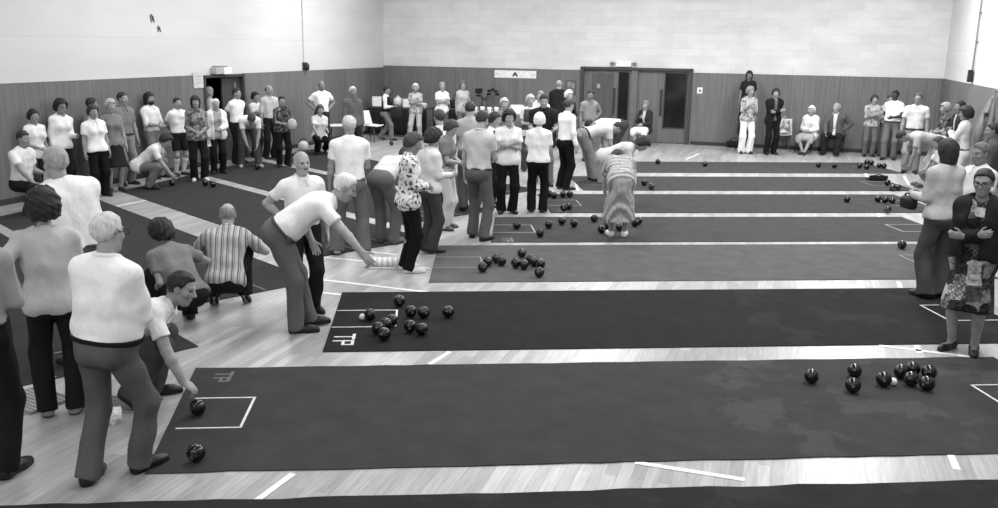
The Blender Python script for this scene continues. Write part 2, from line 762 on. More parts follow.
        for sg in (1, -1):
            F.cone(s.P3 - u3 * .015, s.S[sg] - s.fr3[0] * sg * .012 + u3 * .004, .056, .05, k, None, 1, off)
            b = s.P0 - f0 * .055 - u0 * .02 + r0 * sg * .062
            F.cone(b, b, .09, .09, k, None, 1, off)
            if fem:
                b = s.P2 + f2 * .062 + r2 * sg * .07 - u2 * .005
                F.cone(b, b, .072, .072, .03, None, 1, off)

    def arm(s, F, sg, off=0.0, upto=2, k=.03):
        th = .9 if s.fem else 1
        F.cone(s.S[sg], s.E[sg], .054 * th, .041 * th, k, None, 1, off)
        if upto > 1:
            m = s.E[sg] * .7 + s.W[sg] * .3
            F.cone(s.E[sg], m, .04 * th, .043 * th, .015, None, 1, off)
            F.cone(m, s.W[sg], .043 * th, .028 * th, .015, None, 1, off)

    def hands(s, F, sg):
        d = nrm(s.W[sg] - s.E[sg])
        curl, pn = s.hand[sg]
        W = s.W[sg]
        hd = s.q.get('hand' + ('R' if sg == 1 else 'L'))
        if hd is not None:
            d = nrm(V(*hd[:3]))
            if len(hd) > 3:
                pn = V(*hd[3:6])
        if pn is None:
            pn = -s.fr1[0] * sg
        pn = pn - d * (pn @ d)
        if np.linalg.norm(pn) < .2:
            pn = V(0, -1, 0) - d * (V(0, -1, 0) @ d)
        pn = nrm(pn)
        w = nrm(np.cross(d, pn)) * sg            # towards the thumb
        if s.q.get('flipthumb') and sg in s.q['flipthumb']:
            w = -w
        sc = .92 if s.fem else 1.0
        F.ell(W + d * .05 * sc, (d, w, pn), (.056 * sc, .041 * sc, .018), .015)
        F.cone(W - d * .01, W + d * .03, .027 * sc, .024 * sc, .015, pn, .7)
        ax = np.cross(d, pn)
        for i, (o, L, cu) in enumerate(((.03, .075, .9), (.01, .086, 1.0), (-.011, .08, 1.1), (-.03, .062, 1.2))):
            b = W + d * (.088 - abs(i - 1.2) * .005) * sc + w * o * sc
            spread = w * (o * .9)
            d1 = nrm(rot_ax(d + spread * 2, ax, curl * .6 * cu))
            d2 = nrm(rot_ax(d + spread * 2, ax, curl * 1.5 * cu))
            d3 = nrm(rot_ax(d + spread * 2, ax, curl * 2.1 * cu))
            L *= sc
            m1 = b + d1 * L * .45
            m2 = m1 + d2 * L * .32
            m3 = m2 + d3 * L * .25
            rr = max(.0088, F.h * .85)
            F.cone(b, m1, rr * 1.05, rr, .006)
            F.cone(m1, m2, rr, rr * .95, .004)
            F.cone(m2, m3, rr * .95, rr * .8, .004)
        b = W + d * .028 * sc + w * .03 * sc
        t1 = b + nrm(d * .75 + w * .75 + pn * .35) * .045 * sc
        t2 = t1 + nrm(d * .95 + w * .25 + pn * .45) * .034 * sc
        rr = max(.0105, F.h * .9)
        F.cone(b, t1, rr * 1.25, rr, .008)
        F.cone(t1, t2, rr, rr * .8, .004)

    def head(s, F):
        r, f, u = s.hfr
        H = s.H
        q = s.q
        F.cone(s.P3 - s.fr3[2] * .04, s.Hb + f * .0 + u * .03, .058 if not s.fem else .05, .053 if not s.fem else .047, .03)
        F.ell(H + u * .03 - f * .012, (r, f, u), (.075, .094, .09), .02)
        F.ell(H - u * .035 + f * .022, (r, f, u), (.06, .07, .082), .03)
        F.cone(H - u * .096 + f * .062 - r * .012, H - u * .096 + f * .062 + r * .012, .022, .022, .025)
        for sg in (1, -1):
            F.cone(H - u * .055 + f * .0 + r * .045 * sg, H - u * .09 + f * .055 + r * .012 * sg, .018, .018, .025)   # jaw line
            F.cone(H + f * .058 - u * .02 + r * .04 * sg, H + f * .058 - u * .02 + r * .04 * sg, .024, .024, .02)      # cheek
            F.cone(H + f * .078 + u * .034 + r * .012 * sg, H + f * .068 + u * .034 + r * .042 * sg, .011, .01, .012)   # brow
            e = H + f * .094 + u * .014 + r * .031 * sg
            F.cone(e, e, .016, .016, .012, carve=True)
            F.ell(H + r * .079 * sg - f * .008 - u * .004, (r, f, u), (.011, .021, .032), .008)
            F.cone(H + r * .083 * sg - f * .002 + u * .0, H + r * .083 * sg - f * .004 + u * .0, .007, .007, .006, carve=True)
        F.cone(H + f * .088 + u * .022, H + f * .113 - u * .02, .008, .013, .012)
        F.cone(H + f * .1 - u * .025 - r * .011, H + f * .1 - u * .025 + r * .011, .009, .009, .008)
        F.cone(H + f * .088 - u * .053 - r * .018, H + f * .088 - u * .053 + r * .018, .0085, .0085, .006)
        F.cone(H + f * .086 - u * .067 - r * .014, H + f * .086 - u * .067 + r * .014, .009, .009, .006)
        F.cone(H + f * .102 - u * .06 - r * .02, H + f * .102 - u * .06 + r * .02, .0035, .0035, .004, carve=True)

    def leg(s, F, sg, a=1.0, off=0.0):
        F.cone(s.Hj[sg], s.K[sg], .088 * a, .056 * a, .03, None, 1, off)
        d = nrm(s.A[sg] - s.K[sg])
        back = -V(0, 1, 0) + d * (V(0, 1, 0) @ d)
        m = s.K[sg] + d * .13 + nrm(back) * .012
        F.cone(s.K[sg], m, .054, .056, .02, None, 1, off)
        F.cone(m, s.A[sg], .056, .036, .02, None, 1, off)

    def foot(s, F, sg, off=0.0):
        b, f, u = s.toe[sg]
        F.cone(s.A[sg], b - f * .06 + u * .038, .036, .036, .02, None, 1, off)
        F.cone(b - f * .06 + u * .036, b + f * .1 + u * .03, .036, .032, .02, None, 1, off)
        F.cone(b + f * .08 + u * .03, b + f * .15 + u * .024, .036, .024, .02, None, 1, off)


def make_person(q):
    """q: the spec. Builds a person whose feet (or seat) stand at q['loc'], facing q['face'] (0 = towards the camera, 90 = photo right)."""
    h = q.get('h', 1.66 if q.get('fem') else 1.75)
    sc = h / 1.75
    loc = np.array(q['loc'], float)
    az = math.atan2(loc[0], loc[1])
    rz = math.radians(q['face']) - az + PI
    dist = float(np.linalg.norm(loc[:2]))
    fine = q.get('res', 1.0) * (.0062 if dist < 7.5 else .0078 if dist < 12 else .0105)
    cz, sz = math.cos(rz), math.sin(rz)
    q['_w2l'] = lambda p: V(((p - loc)[0] * cz + (p - loc)[1] * sz) / sc, (-(p - loc)[0] * sz + (p - loc)[1] * cz) / sc, (p - loc)[2] / sc)
    B = Body(q)
    seed = q['seed']
    hs = fine * 1.6
    # --- body
    lo, hi = B.bounds()
    F = Field(lo, hi, fine)
    B.torso(F, -.014)
    for sg in (1, -1):
        B.leg(F, sg, .93)
        B.foot(F, sg)
    for sg in (1, -1):
        B.arm(F, sg)
        B.hands(F, sg)
    B.head(F)
    P, Q = F.mesh(sc)
    body = mesh_from('person', P, Q, skin(q['skin'] if q.get('skin', .6) < .3 else min(.64, q.get('skin', .6) + .09)), None)
    body.location = loc
    body.rotation_euler = (0, 0, rz)
    tag(body, q['label'], 'person', q.get('group'))

    def tor(P):
        p = P / sc
        o = B.P1
        r, f, u = B.fr2
        return np.stack([(p - o) @ r, (p - o) @ f, (p - o) @ u], 1)

    def part(name, F, mat, parent=None, smooth=1):
        P, Q = F.mesh(sc, smooth)
        if len(P) == 0:
            return None
        return mesh_from(name, P, Q, mat, parent or body, tor(P))

    def fabric(t):
        return pattern(t) if isinstance(t, str) else cloth(t)
    r1, f1, u1 = B.fr1
    r3, f3, u3 = B.fr3
    # --- top garment
    kind, tone = q.get('top', ('shirt', .85))
    sleeve = {'shirt': 'short', 'long': 'long', 'tee': 'short', 'jacket': 'long', 'sleeveless': 'none', 'dress': 'short', 'blouse': 'short'}[kind]
    tuck = q.get('tuck', kind in ('shirt', 'long'))
    loose = q.get('loose', .012)
    hem_d = .06 if tuck else -.10
    if 'hem' in q:
        hem_d = q['hem']

    def top_field(sleeve, hem_d, loose, grow=0.0, nk=.012, gap=None):
        G = Field(lo, hi, hs)
        T = G.fresh()
        B.torso(T, loose + grow)
        if not tuck:
            (r0, f0, u0) = B.fr0
            T.cone(B.P0 - r0 * .075, B.P0 + r0 * .075, .136, .136, .05, f0, .98, grow)
        if hem_d > -.2:
            T.cut(B.P0 + u1 * hem_d, -u1)
        if gap is not None:
            for zz in np.linspace(-.28, .5, 16):
                p = B.P1 + B.fr2[2] * zz + B.fr2[1] * .105
                T.cone(p, p + B.fr2[1] * .16, gap + max(0, zz) * .06, .1, .01, carve=True)
        # neck opening
        nb = B.P3 + u3 * .012
        T.cone(B.P3 + u3 * .022 + f3 * .012, B.P3 + u3 * .14 + f3 * .06, .066 + .02 * (grow > 0), .085 + .03 * (grow > 0), .01, carve=True)
        G = T
        if sleeve != 'none':
            for sg in (1, -1):
                A = G.fresh()
                S, E, W = B.S[sg], B.E[sg], B.W[sg]
                d = nrm(E - S)
                if sleeve == 'short':
                    A.cone(S - d * .0, S + d * .25, .062 + grow, .066 + grow, .03)
                    A.cut(S + d * q.get('slv', .185), d)
                else:
                    A.cone(S, E, .062 + grow, .054 + grow, .03)
                    dd = nrm(W - E)
                    A.cone(E, W + dd * .03, .053 + grow, .042 + grow, .02)
                    A.cut(W - dd * .005 if not q.get('rolled') else E + dd * .03, dd)
                G.merge(A, .035)
        return G
    if kind != 'dress':
        G = top_field(sleeve, hem_d, loose)
        if 'vneck' in q or kind == 'blouse':
            a = B.P3 + f3 * .09 + u3 * .03
            b = B.P3 - u3 * .11 + f3 * .13
            G.cone(a, b, .055, .012, .01, carve=True)
        G.wrinkle(q.get('wr', .0075), 36, seed, (1, 1, .7))
        nm = {'shirt': 'shirt', 'long': 'shirt', 'tee': 'sweater' if q.get('knit') else 'shirt', 'jacket': 'jacket', 'sleeveless': 'top', 'blouse': 'blouse'}[kind]
        if q.get('knit'):
            nm = 'sweater'
        if kind == 'jacket':
            Gi = G
            J = top_field('long', q.get('jhem', -.13), loose + .014, .008, 0, q.get('gap', .03) if q.get('open', 1) else None)
            J.wrinkle(.005, 30, seed + 5)
            part('jacket', J, fabric(tone))
            I = top_field('none', .0, .008, 0, .02)
            sh = part('shirt', I, fabric(q.get('inner', .8)))
            if q.get('tie'):
                K = Field(lo, hi, fine)
                pts = [B.P3 + f3 * .07 - u3 * .005, B.P3 - u3 * .07 + f3 * .112, B.P2 + B.fr2[1] * .125, B.P1 + B.fr2[2] * .06 + f1 * .13]
                for a, b_, w0, w1 in zip(pts, pts[1:], (.012, .02, .028), (.02, .028, .036)):
                    K.cone(a, b_, w0, w1, .01, f3, .45)
                part('tie', K, cloth(q['tie']))
        else:
            sh = part(nm, G, fabric(tone))
        if q.get('collar', kind in ('shirt', 'long')) and sh is not None:
            K = Field(lo, hi, fine)
            nb = B.P3 + u3 * .034 + f3 * .006
            for k in range(14):
                t0, t1 = (2 * PI * (k + .0) / 14), (2 * PI * (k + 1.0) / 14)
                pa = nb + B.fr3[0] * .064 * math.sin(t0) - f3 * .064 * math.cos(t0) - u3 * (.03 if math.cos(t0) < 0 else 0) * -math.cos(t0)
                pb = nb + B.fr3[0] * .064 * math.sin(t1) - f3 * .064 * math.cos(t1) - u3 * (.03 if math.cos(t1) < 0 else 0) * -math.cos(t1)
                K.cone(pa, pb, .015, .015, .01)
            for sg in (1, -1):
                pa = nb + f3 * .062 - u3 * .03 + B.fr3[0] * .022 * sg
                pb = B.P3 - u3 * .06 + f3 * .105 + B.fr3[0] * .045 * sg
                K.cone(pa, pb, .018, .012, .01)
            tn = fabric(tone if kind != 'jacket' else q.get('inner', .8))
            part('collar', K, tn, sh)
        if q.get('vest'):
            T = Field(lo, hi, hs)
            B.torso(T, loose + .016)
            T.cut(B.P0 + u1 * .04, -u1)
            T.cut(B.P3 - u3 * .03, u3)
            for sg in (1, -1):
                T.cone(B.S[sg] - u3 * .03, B.S[sg] + B.fr3[0] * sg * .1, .075, .12, .02, carve=True)
            part('vest', T, cloth(q['vest']))
    # --- bottom garment
    bk, bt = q.get('bottom', ('trousers', .3)) if kind != 'dress' else ('none', 0)
    waist = q.get('waist', .065 if tuck else -.01)

    def trouser_field(length=1.0, flare=.0):
        G = Field(lo, hi, hs)
        T = G.fresh()
        (r0, f0, u0) = B.fr0
        o = .004 if tuck else .008
        hip = .064 + (.012 if B.fem else 0)
        fat = q.get('fat', 0)
        T.cone(B.P0 - r0 * hip, B.P0 + r0 * hip, .118, .118, .05, f0, .97, o)
        m = B.P0 + u1 * .09
        T.cone(m - r1 * .05 * q.get('wide', 1) + f1 * fat * .3, m + r1 * .05 * q.get('wide', 1) + f1 * fat * .3, .124 + fat * .6, .124 + fat * .6, .05, f1, .92, o)
        for sg in (1, -1):
            b = B.P0 - f0 * .058 - u0 * .025 + r0 * sg * .062
            T.cone(b, b, .096, .096, .05, None, 1, o)
        T.cut(B.P0 + u1 * waist, u1)
        for sg in (1, -1):
            A = G.fresh()
            d = nrm(B.A[sg] - B.K[sg])
            if length < .6:
                dd = nrm(B.K[sg] - B.Hj[sg])
                A.cone(B.Hj[sg], B.K[sg], .103, .085, .03)
                A.cut(B.K[sg] - dd * .1, dd)
            else:
                A.cone(B.Hj[sg], B.K[sg], .102, .074 + flare * .2, .03)
                A.cone(B.K[sg], B.A[sg] + d * .05, .074 + flare * .2, .066 + flare, .04)
                A.cut(B.A[sg] + d * .045, d)
            T.merge(A, .03)
        return T
    if bk in ('trousers', 'shorts'):
        T = trouser_field(1.0 if bk == 'trousers' else .4, q.get('flare', .012))
        T.wrinkle(.0075, 34, seed + 1, (1, 1, .6))
        tr = part(bk, T, fabric(bt))
        if q.get('belt'):
            K = Field(lo, hi, fine)
            fat = q.get('fat', 0)
            m = B.P0 + u1 * .09
            w = .05 * q.get('wide', 1)
            K.cone(m - r1 * w + f1 * fat * .3, m + r1 * w + f1 * fat * .3, .124 + fat * .6, .124 + fat * .6, .05, f1, .92, .016)
            (r0, f0, u0) = B.fr0
            hip = .064
            K.cone(B.P0 - r0 * hip, B.P0 + r0 * hip, .118, .118, .05, f0, .97, .016)
            K.cut(B.P0 + u1 * (waist + .006), u1)
            K.cut(B.P0 + u1 * (waist - .026), -u1)
            part('belt', K, cloth(q['belt']), tr)
    if bk == 'skirt' or kind == 'dress':
        G = Field(lo, hi, hs) if kind != 'dress' else top_field(sleeve, -.3, loose)
        T = G.fresh()
        ln = q.get('skirt', .45)
        fl = q.get('skflare', .07)
        if q.get('hip', .93) > .75:
            e = V(B.P0[0], (B.K[1][1] + B.K[-1][1]) / 2 * .5 + B.P0[1] * .5, B.P0[2] - ln)
            if 'skend' in q:
                e = V(*q['skend'])
            T.cone(B.P0 + u1 * .1, B.P0 - V(0, 0, .05), .125, .17, .05, f1, .85)
            T.cone(B.P0 - V(0, 0, .05), e, .17, .17 + fl, .05, V(0, 1, 0), .8)
            dd = nrm(e - B.P0)
            T.cut(e, dd)
        else:
            for sg in (1, -1):
                T.cone(B.P0, B.K[sg], .12, .085, .08)
                T.cone((B.P0 * .3 + B.K[sg] * .7), B.K[sg] + V(0, .02, -.1), .09, .07, .08)
            T.cone(B.P0, (B.K[1] + B.K[-1]) / 2, .13, .08, .08)
        if kind != 'dress':
            T.cut(B.P0 + u1 * .1, u1)
        else:
            G.merge(T, .05)
            T = G
        amp = q.get('pleat', .006)
        T.wrinkle(amp, 40, seed + 2, (1, 1, .15))
        if q.get('tier'):
            cc = T.lin(B.P1, nrm(B.fr2[2] * .7 + V(0, 0, .5)))
            T.D = T.D - (.012 * np.abs(np.sin(cc * 19.5))).astype(np.float32)
        part('dress' if kind == 'dress' else 'skirt', T, fabric(bt if kind != 'dress' else tone))
    if q.get('cardigan') is not None:
        J = top_field('long', q.get('jhem', -.13), loose + .02, .010, 0, q.get('gap', .05))
        J.wrinkle(.005, 30, seed + 5)
        part('cardigan', J, fabric(q['cardigan']))
    # --- shoes and socks
    for sg in (1, -1):
        b, f, u = B.toe[sg]
        K = Field(np.minimum(b, B.A[sg]) - .26, np.maximum(b, B.A[sg]) + .26, fine)
        B.foot(K, sg, .008)
        K.cut(B.A[sg] + u * (.0 if not q.get('boots') else .06), u)
        K.cut(b + u * .004, -u)
        if q.get('pumps'):
            K.cone(b + u * .09 + f * .0, b + u * .1 + f * .07, .04, .04, .01, carve=True)
        so = part('shoe', K, plain(q.get('shoe', .12), .4, .4, 'leather'))
        if dist < 13:
            K = Field(b - .26, b + .26, fine)
            B.foot(K, sg, .011)
            K.cut(b + u * .018, u)
            K.cut(b + u * .001, -u)
            part('sole', K, plain(q.get('sole', .1), .7, .2, 'rubber'), so)
        if q.get('socks') is not None:
            d = nrm(B.A[sg] - B.K[sg])
            K = Field(np.minimum(B.K[sg], B.A[sg]) - .15, np.maximum(B.K[sg], B.A[sg]) + .15, fine)
            B.leg(K, sg, 1, .008)
            K.cut(B.K[sg] + d * .08, -d)
            K.cut(B.A[sg] + d * .05, d)
            part('sock', K, cloth(q['socks']))
    # --- hair
    hst, ht = q.get('hair', ('short', .25))
    r, f, u = B.hfr
    if hst in HAIR:
        off, prof = HAIR[hst]
        H = B.H
        K = Field(H - .3, H + .25, fine)
        K.ell(H + u * .032 - f * .014, (r, f, u), (.075, .094, .09), .02, off)
        if hst in ('bob', 'long', 'curly', 'wavy'):
            lo_ = {'bob': .1, 'long': .13, 'curly': .045, 'wavy': .035}[hst]
            K.ell(H - u * lo_ * .6 - f * .03, (r, f, u), (.075, .075, .06 + lo_ * .7), .05, off * .8)
        zc = K.lin(H, u)
        fc = K.lin(H, f)
        zmin = np.interp(fc, [p[0] for p in prof], [p[1] for p in prof])
        K.D = np.maximum(K.D, ((zmin - zc) * .75).astype(np.float32))
        if hst in ('short', 'sides', 'wavy', 'curly'):
            edge = np.clip(1 - (zc - zmin) / (.03 if hst in ('short', 'sides') else .02), 0, 1) * (fc > -.06)
            K.D = K.D + (edge * off * .85).astype(np.float32)
        if hst in ('short', 'sides'):
            for sg in (1, -1):
                K.ell(H + r * .085 * sg - f * .004 - u * .004, (r, f, u), (.03, .022, .034), .006, carve=True)
        if hst == 'sides':
            zmax = np.interp(fc, [-.12, -.07, -.02, .04], [.07, .055, .035, .025])
            K.D = np.maximum(K.D, ((zc - zmax) * .75).astype(np.float32))
        if hst in ('short', 'sides'):
            K.wrinkle(.0035, 95, seed + 3)
        if hst in ('curly', 'wavy', 'bob'):
            K.wrinkle(.007 if hst == 'curly' else .004, 105 if hst == 'curly' else 70, seed + 3)
        part('hair', K, hairmat(ht))
    if q.get('beard') is not None:
        K = Field(B.H - .2, B.H + .2, fine)
        H = B.H
        K.cone(H + f * .1 - u * .045 - r * .02, H + f * .1 - u * .045 + r * .02, .009, .009, .005)
        if q.get('beard_full'):
            K.ell(H - u * .07 + f * .045, (r, f, u), (.062, .065, .06), .02)
            K.cut(H - u * .04 + f * .06, u * .9 - f * .3)
        part('moustache' if not q.get('beard_full') else 'beard', K, hairmat(q['beard']))
    if q.get('hat') is not None:
        K = Field(B.H - .25, B.H + .25, fine)
        K.ell(B.H + u * .05 - f * .012, (r, f, u), (.09, .108, .085), .02)
        K.cut(B.H + u * .045, -u)
        K.cone(B.H + u * .05 + f * .07, B.H + u * .04 + f * .14, .06, .05, .02, u, .15)
        part('hat', K, cloth(q['hat']))
    # --- eyes, glasses for faces one can see
    if dist < 13.5 or q.get('eyes'):
        for sg in (1, -1):
            c = B.H + f * .0735 + u * .014 + r * .031 * sg
            K = Field(c - .04, c + .04, .003)
            K.cone(c, c, .0115, .0115, .003)
            part('eye', K, plain(.16, .3, .5, 'iris'))
    if q.get('glasses'):
        m = MB()
        for sg in (1, -1):
            c = B.H + f * .106 + u * .012 + r * .033 * sg
            ring = [Vector((c + (r * math.cos(t) * .026 + u * math.sin(t) * .02)) * sc) for t in np.linspace(0, 2 * PI, 17)]
            m.tube(ring, .0038 * sc, 6, False)
            m.tube([Vector((c + r * sg * .026) * sc), Vector((B.H + r * .085 * sg + f * .0 + u * .018) * sc), Vector((B.H + r * .086 * sg - f * .03) * sc)], .003 * sc, 6)
        m.tube([Vector((B.H + f * .108 + u * .016 + r * .008) * sc), Vector((B.H + f * .108 + u * .016 - r * .008) * sc)], .003 * sc, 6)
        m.build('glasses', plain(.1, .3, .5, 'frame'), body, True)
    body['_H'] = 0
    del body['_H']
    q['_body'], q['_obj'], q['_sc'], q['_rz'] = B, body, sc, rz
    return body
# ------------------------------------------------------------------ the hall
ROOM = -0.310563                      # the hall's axes against the camera's
RX = np.array([math.cos(ROOM), math.sin(ROOM), 0])
RY = np.array([-math.sin(ROOM), math.cos(ROOM), 0])
D_LEFT, D_RIGHT, N_BACK, N_FRONT, H_ROOM, WAINS = -12.15, 3.74, 25.8, -3.0, 5.6, 2.01
W_LEFT = 1.955


def rp(d, n, z=0.0):
    return RX * d + RY * n + np.array([0, 0, z])


def in_room(o):
    o.rotation_euler = (0, 0, ROOM)
    return o


def on_wall(px, py, axis, val):
    """Room coordinates where the ray of a pixel meets the plane d = val (axis 'd') or n = val (axis 'n')."""
    v = CF * F_PX + CR * (px - 499) - CU * (py - 254)
    a = RX if axis == 'd' else RY
    t = val / (v @ a)
    p = v * t + np.array([0, 0, CAM_H])
    return (p @ RX, p @ RY, p[2])


# floor: narrow hardwood strips running along the hall
m = NT('hardwood', .34, .5)
v = m.coord()
sx = m.n('ShaderNodeSeparateXYZ')
m.l(v, sx.inputs[0])
br = m.n('ShaderNodeTexBrick')
br.offset = .37
br.inputs['Scale'].default_value = 1
br.inputs['Mortar Size'].default_value = .0015
br.inputs['Brick Width'].default_value = 1.3
br.inputs['Row Height'].default_value = .085
br.inputs['Color1'].default_value = (.39, .39, .39, 1)
br.inputs['Color2'].default_value = (.58, .58, .58, 1)
br.inputs['Mortar'].default_value = (.33, .33, .33, 1)
mp = m.coord(rot=(0, 0, PI / 2))
m.l(mp, br.inputs['Vector'])
gr = m.noise(m.coord(scale=(14, 1.2, 1)), 3, 4)
big = m.noise(m.coord(), .35, 2)
col = m.mix(br.outputs['Color'], m.ramp(gr, [(.3, .86), (.7, 1.)]))
m.color(m.mix(col, m.ramp(big, [(.3, .9), (.7, 1.)])))
M_FLOOR = m.m

fl = MB().box(((D_LEFT + D_RIGHT) / 2, (N_BACK + N_FRONT) / 2, -.05), (D_RIGHT - D_LEFT + .4, N_BACK - N_FRONT + .4, .1))
struct(in_room(fl.build('floor', M_FLOOR)))

# painted block above, wood panelling below
m = NT('painted_block', .75, .25)
v = m.coord(rot=(PI / 2, 0, 0))
br = m.n('ShaderNodeTexBrick')
br.offset = .5
br.inputs['Scale'].default_value = 1
br.inputs['Mortar Size'].default_value = .006
br.inputs['Brick Width'].default_value = .82
br.inputs['Row Height'].default_value = .205
br.inputs['Color1'].default_value = (.68, .68, .68, 1)
br.inputs['Color2'].default_value = (.74, .74, .74, 1)
br.inputs['Mortar'].default_value = (.63, .63, .63, 1)
m.l(v, br.inputs['Vector'])
m.color(m.mix(br.outputs['Color'], m.ramp(m.noise(m.coord(scale=(1, 1, 1.6)), 1.3, 3), [(.3, .94), (.7, 1.)])))
m.bump(br.outputs['Fac'], -.5, .015)
M_BLOCK = m.m


def upper_mat(name, tone):
    m = NT(name, .75, .25)
    s = m.n('ShaderNodeSeparateXYZ')
    m.l(m.coord(), s.inputs[0])
    seam = m.math('LESS_THAN', m.math('FRACT', m.math('MULTIPLY', m.math('ADD', s.outputs['Z'], -.13), 1 / .86)), .012)
    base = m.ramp(m.noise(m.coord(scale=(1, .5, 1.6)), 1.1, 3), [(.3, tone - .03), (.7, tone + .01)])
    m.color(m.mix(base, m.ramp(seam, [(0, 1.), (1, .93)])))
    return m.m


M_UPLEFT = upper_mat('painted_panel', .83)


def wood_mat(name, tone, run='X', width=.9, var=.06):
    m = NT(name, .5, .3)
    s = m.n('ShaderNodeSeparateXYZ')
    m.l(m.coord(), s.inputs[0])
    q = m.math('MULTIPLY', s.outputs[run], 1 / width)
    fl_ = m.math('FLOOR', q)
    wn = m.n('ShaderNodeTexWhiteNoise', noise_dimensions='1D')
    m.l(fl_, wn.inputs['W'])
    base = m.ramp(wn.outputs['Value'], [(0, tone - var / 2), (1, tone + var / 2)])
    sc = (16, 16, .7)
    g = m.noise(m.coord(scale=sc), 1.5, 4, .6)
    col = m.mix(base, m.ramp(g, [(.3, .84), (.7, 1.)]))
    seam = m.math('LESS_THAN', m.math('FRACT', q), .012)
    m.color(m.mix(col, m.ramp(seam, [(0, 1.), (1, .9)])))
    return m.m


M_PAN_BACK = wood_mat('wall_panelling', .47, 'X', 1.22, .015)
M_PAN_SIDE = wood_mat('side_panelling', .47, 'Y', 1.22, .05)
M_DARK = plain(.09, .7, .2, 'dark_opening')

LX, LY = D_RIGHT - D_LEFT, N_BACK - N_FRONT
CX, CY = (D_LEFT + D_RIGHT) / 2, (N_BACK + N_FRONT) / 2

# openings: double doors in the back wall, a doorway in the left wall
bd0, bd1 = on_wall(580, 100, 'n', N_BACK)[0], on_wall(691.5, 100, 'n', N_BACK)[0]
bz1 = on_wall(635, 67.5, 'n', N_BACK)[2]
ld0, ld1 = on_wall(203.5, 110, 'd', D_LEFT)[1], on_wall(244, 110, 'd', D_LEFT)[1]
lz1 = on_wall(222, 74.5, 'd', D_LEFT)[2]

w = MB()
w.box(((D_LEFT + bd0) / 2, N_BACK + .1, H_ROOM / 2), (bd0 - D_LEFT, .2, H_ROOM))
w.box(((D_RIGHT + bd1) / 2, N_BACK + .1, H_ROOM / 2), (D_RIGHT - bd1, .2, H_ROOM))
w.box(((bd0 + bd1) / 2, N_BACK + .1, (H_ROOM + bz1) / 2), (bd1 - bd0, .2, H_ROOM - bz1))
struct(in_room(w.build('wall_back', M_BLOCK)))
w = MB()
w.box((D_LEFT - .1, (N_FRONT + ld0) / 2, H_ROOM / 2), (.2, ld0 - N_FRONT, H_ROOM))
w.box((D_LEFT - .1, (N_BACK + ld1) / 2, H_ROOM / 2), (.2, N_BACK - ld1, H_ROOM))
w.box((D_LEFT - .1, (ld0 + ld1) / 2, (H_ROOM + lz1) / 2), (.2, ld1 - ld0, H_ROOM - lz1))
struct(in_room(w.build('wall_left', M_UPLEFT)))
w = MB().box((D_RIGHT + .1, CY, H_ROOM / 2), (.2, LY, H_ROOM))
struct(in_room(w.build('wall_right', M_UPLEFT)))
w = MB().box((CX, N_FRONT - .1, H_ROOM / 2), (LX + .4, .2, H_ROOM))
struct(in_room(w.build('wall_front', M_UPLEFT)))
w = MB().box((CX, CY, H_ROOM + .05), (LX + .4, LY + .4, .1))
struct(in_room(w.build('ceiling', plain(.8, .9, .1, 'ceiling_paint'))))
# panelling
T = .035
w = MB()
w.box(((D_LEFT + bd0) / 2, N_BACK - T / 2, WAINS / 2), (bd0 - D_LEFT, T, WAINS))
w.box(((D_RIGHT + bd1) / 2, N_BACK - T / 2, WAINS / 2), (D_RIGHT - bd1, T, WAINS))
struct(in_room(w.build('trim_1', M_PAN_BACK)))
w = MB()
w.box((D_LEFT + T / 2, (N_FRONT + ld0) / 2, W_LEFT / 2), (T, ld0 - N_FRONT, W_LEFT))
w.box((D_LEFT + T / 2, (N_BACK - T + ld1) / 2, W_LEFT / 2), (T, N_BACK - T - ld1, W_LEFT))
struct(in_room(w.build('trim_2', M_PAN_SIDE)))
w = MB().box((D_RIGHT - T / 2, CY - T / 2, WAINS / 2), (T, LY - T, WAINS))
struct(in_room(w.build('trim_3', M_PAN_SIDE)))
for nm, c, s in (('baseboard_back', ((D_LEFT + bd0) / 2, N_BACK - T - .01, .05), (bd0 - D_LEFT - .1, .02, .1)),
                 ('baseboard_back_right', ((D_RIGHT + bd1) / 2, N_BACK - T - .01, .05), (D_RIGHT - bd1 - .1, .02, .1)),
                 ('baseboard_left', (D_LEFT + T + .01, (N_FRONT + ld0) / 2, .05), (.02, ld0 - N_FRONT - .1, .1)),
                 ('baseboard_left_far', (D_LEFT + T + .01, (N_BACK + ld1) / 2, .05), (.02, N_BACK - ld1 - .2, .1)),
                 ('baseboard_right', (D_RIGHT - T - .01, CY, .05), (.02, LY - .3, .1))):
    struct(in_room(MB().box(c, s, bev=.006).build(nm, plain(.22, .6, .3, 'base_trim'))))

# the double doors: frame, centre post, two wooden leaves each with a tall dark pane
M_FRAME = plain(.27, .5, .3, 'door_frame')
M_LEAF = wood_mat('door_leaf', .45, 'X', .6, .03)
m = NT('dark_glass', .12, .5)
m.color(.10)
M_GLASS = m.m
fr = MB()
for d, wd in ((bd0 + .05, .1), (bd1 - .05, .1)):
    fr.box((d, N_BACK + .02, bz1 / 2), (wd, .2, bz1), bev=.008)
fr.box(((bd0 + bd1) / 2, N_BACK + .02, bz1 - .04), (bd1 - bd0, .2, .08), bev=.008)
struct(in_room(fr.build('trim_4', M_FRAME)))
pm0, pm1 = on_wall(630.5, 100, 'n', N_BACK)[0], on_wall(637, 100, 'n', N_BACK)[0]
post = MB().box(((pm0 + pm1) / 2, N_BACK + .02, bz1 / 2 - .04), (pm1 - pm0, .16, bz1 - .08), bev=.008)
struct(in_room(post.build('trim_5', plain(.42, .5, .3, 'post_paint'))))


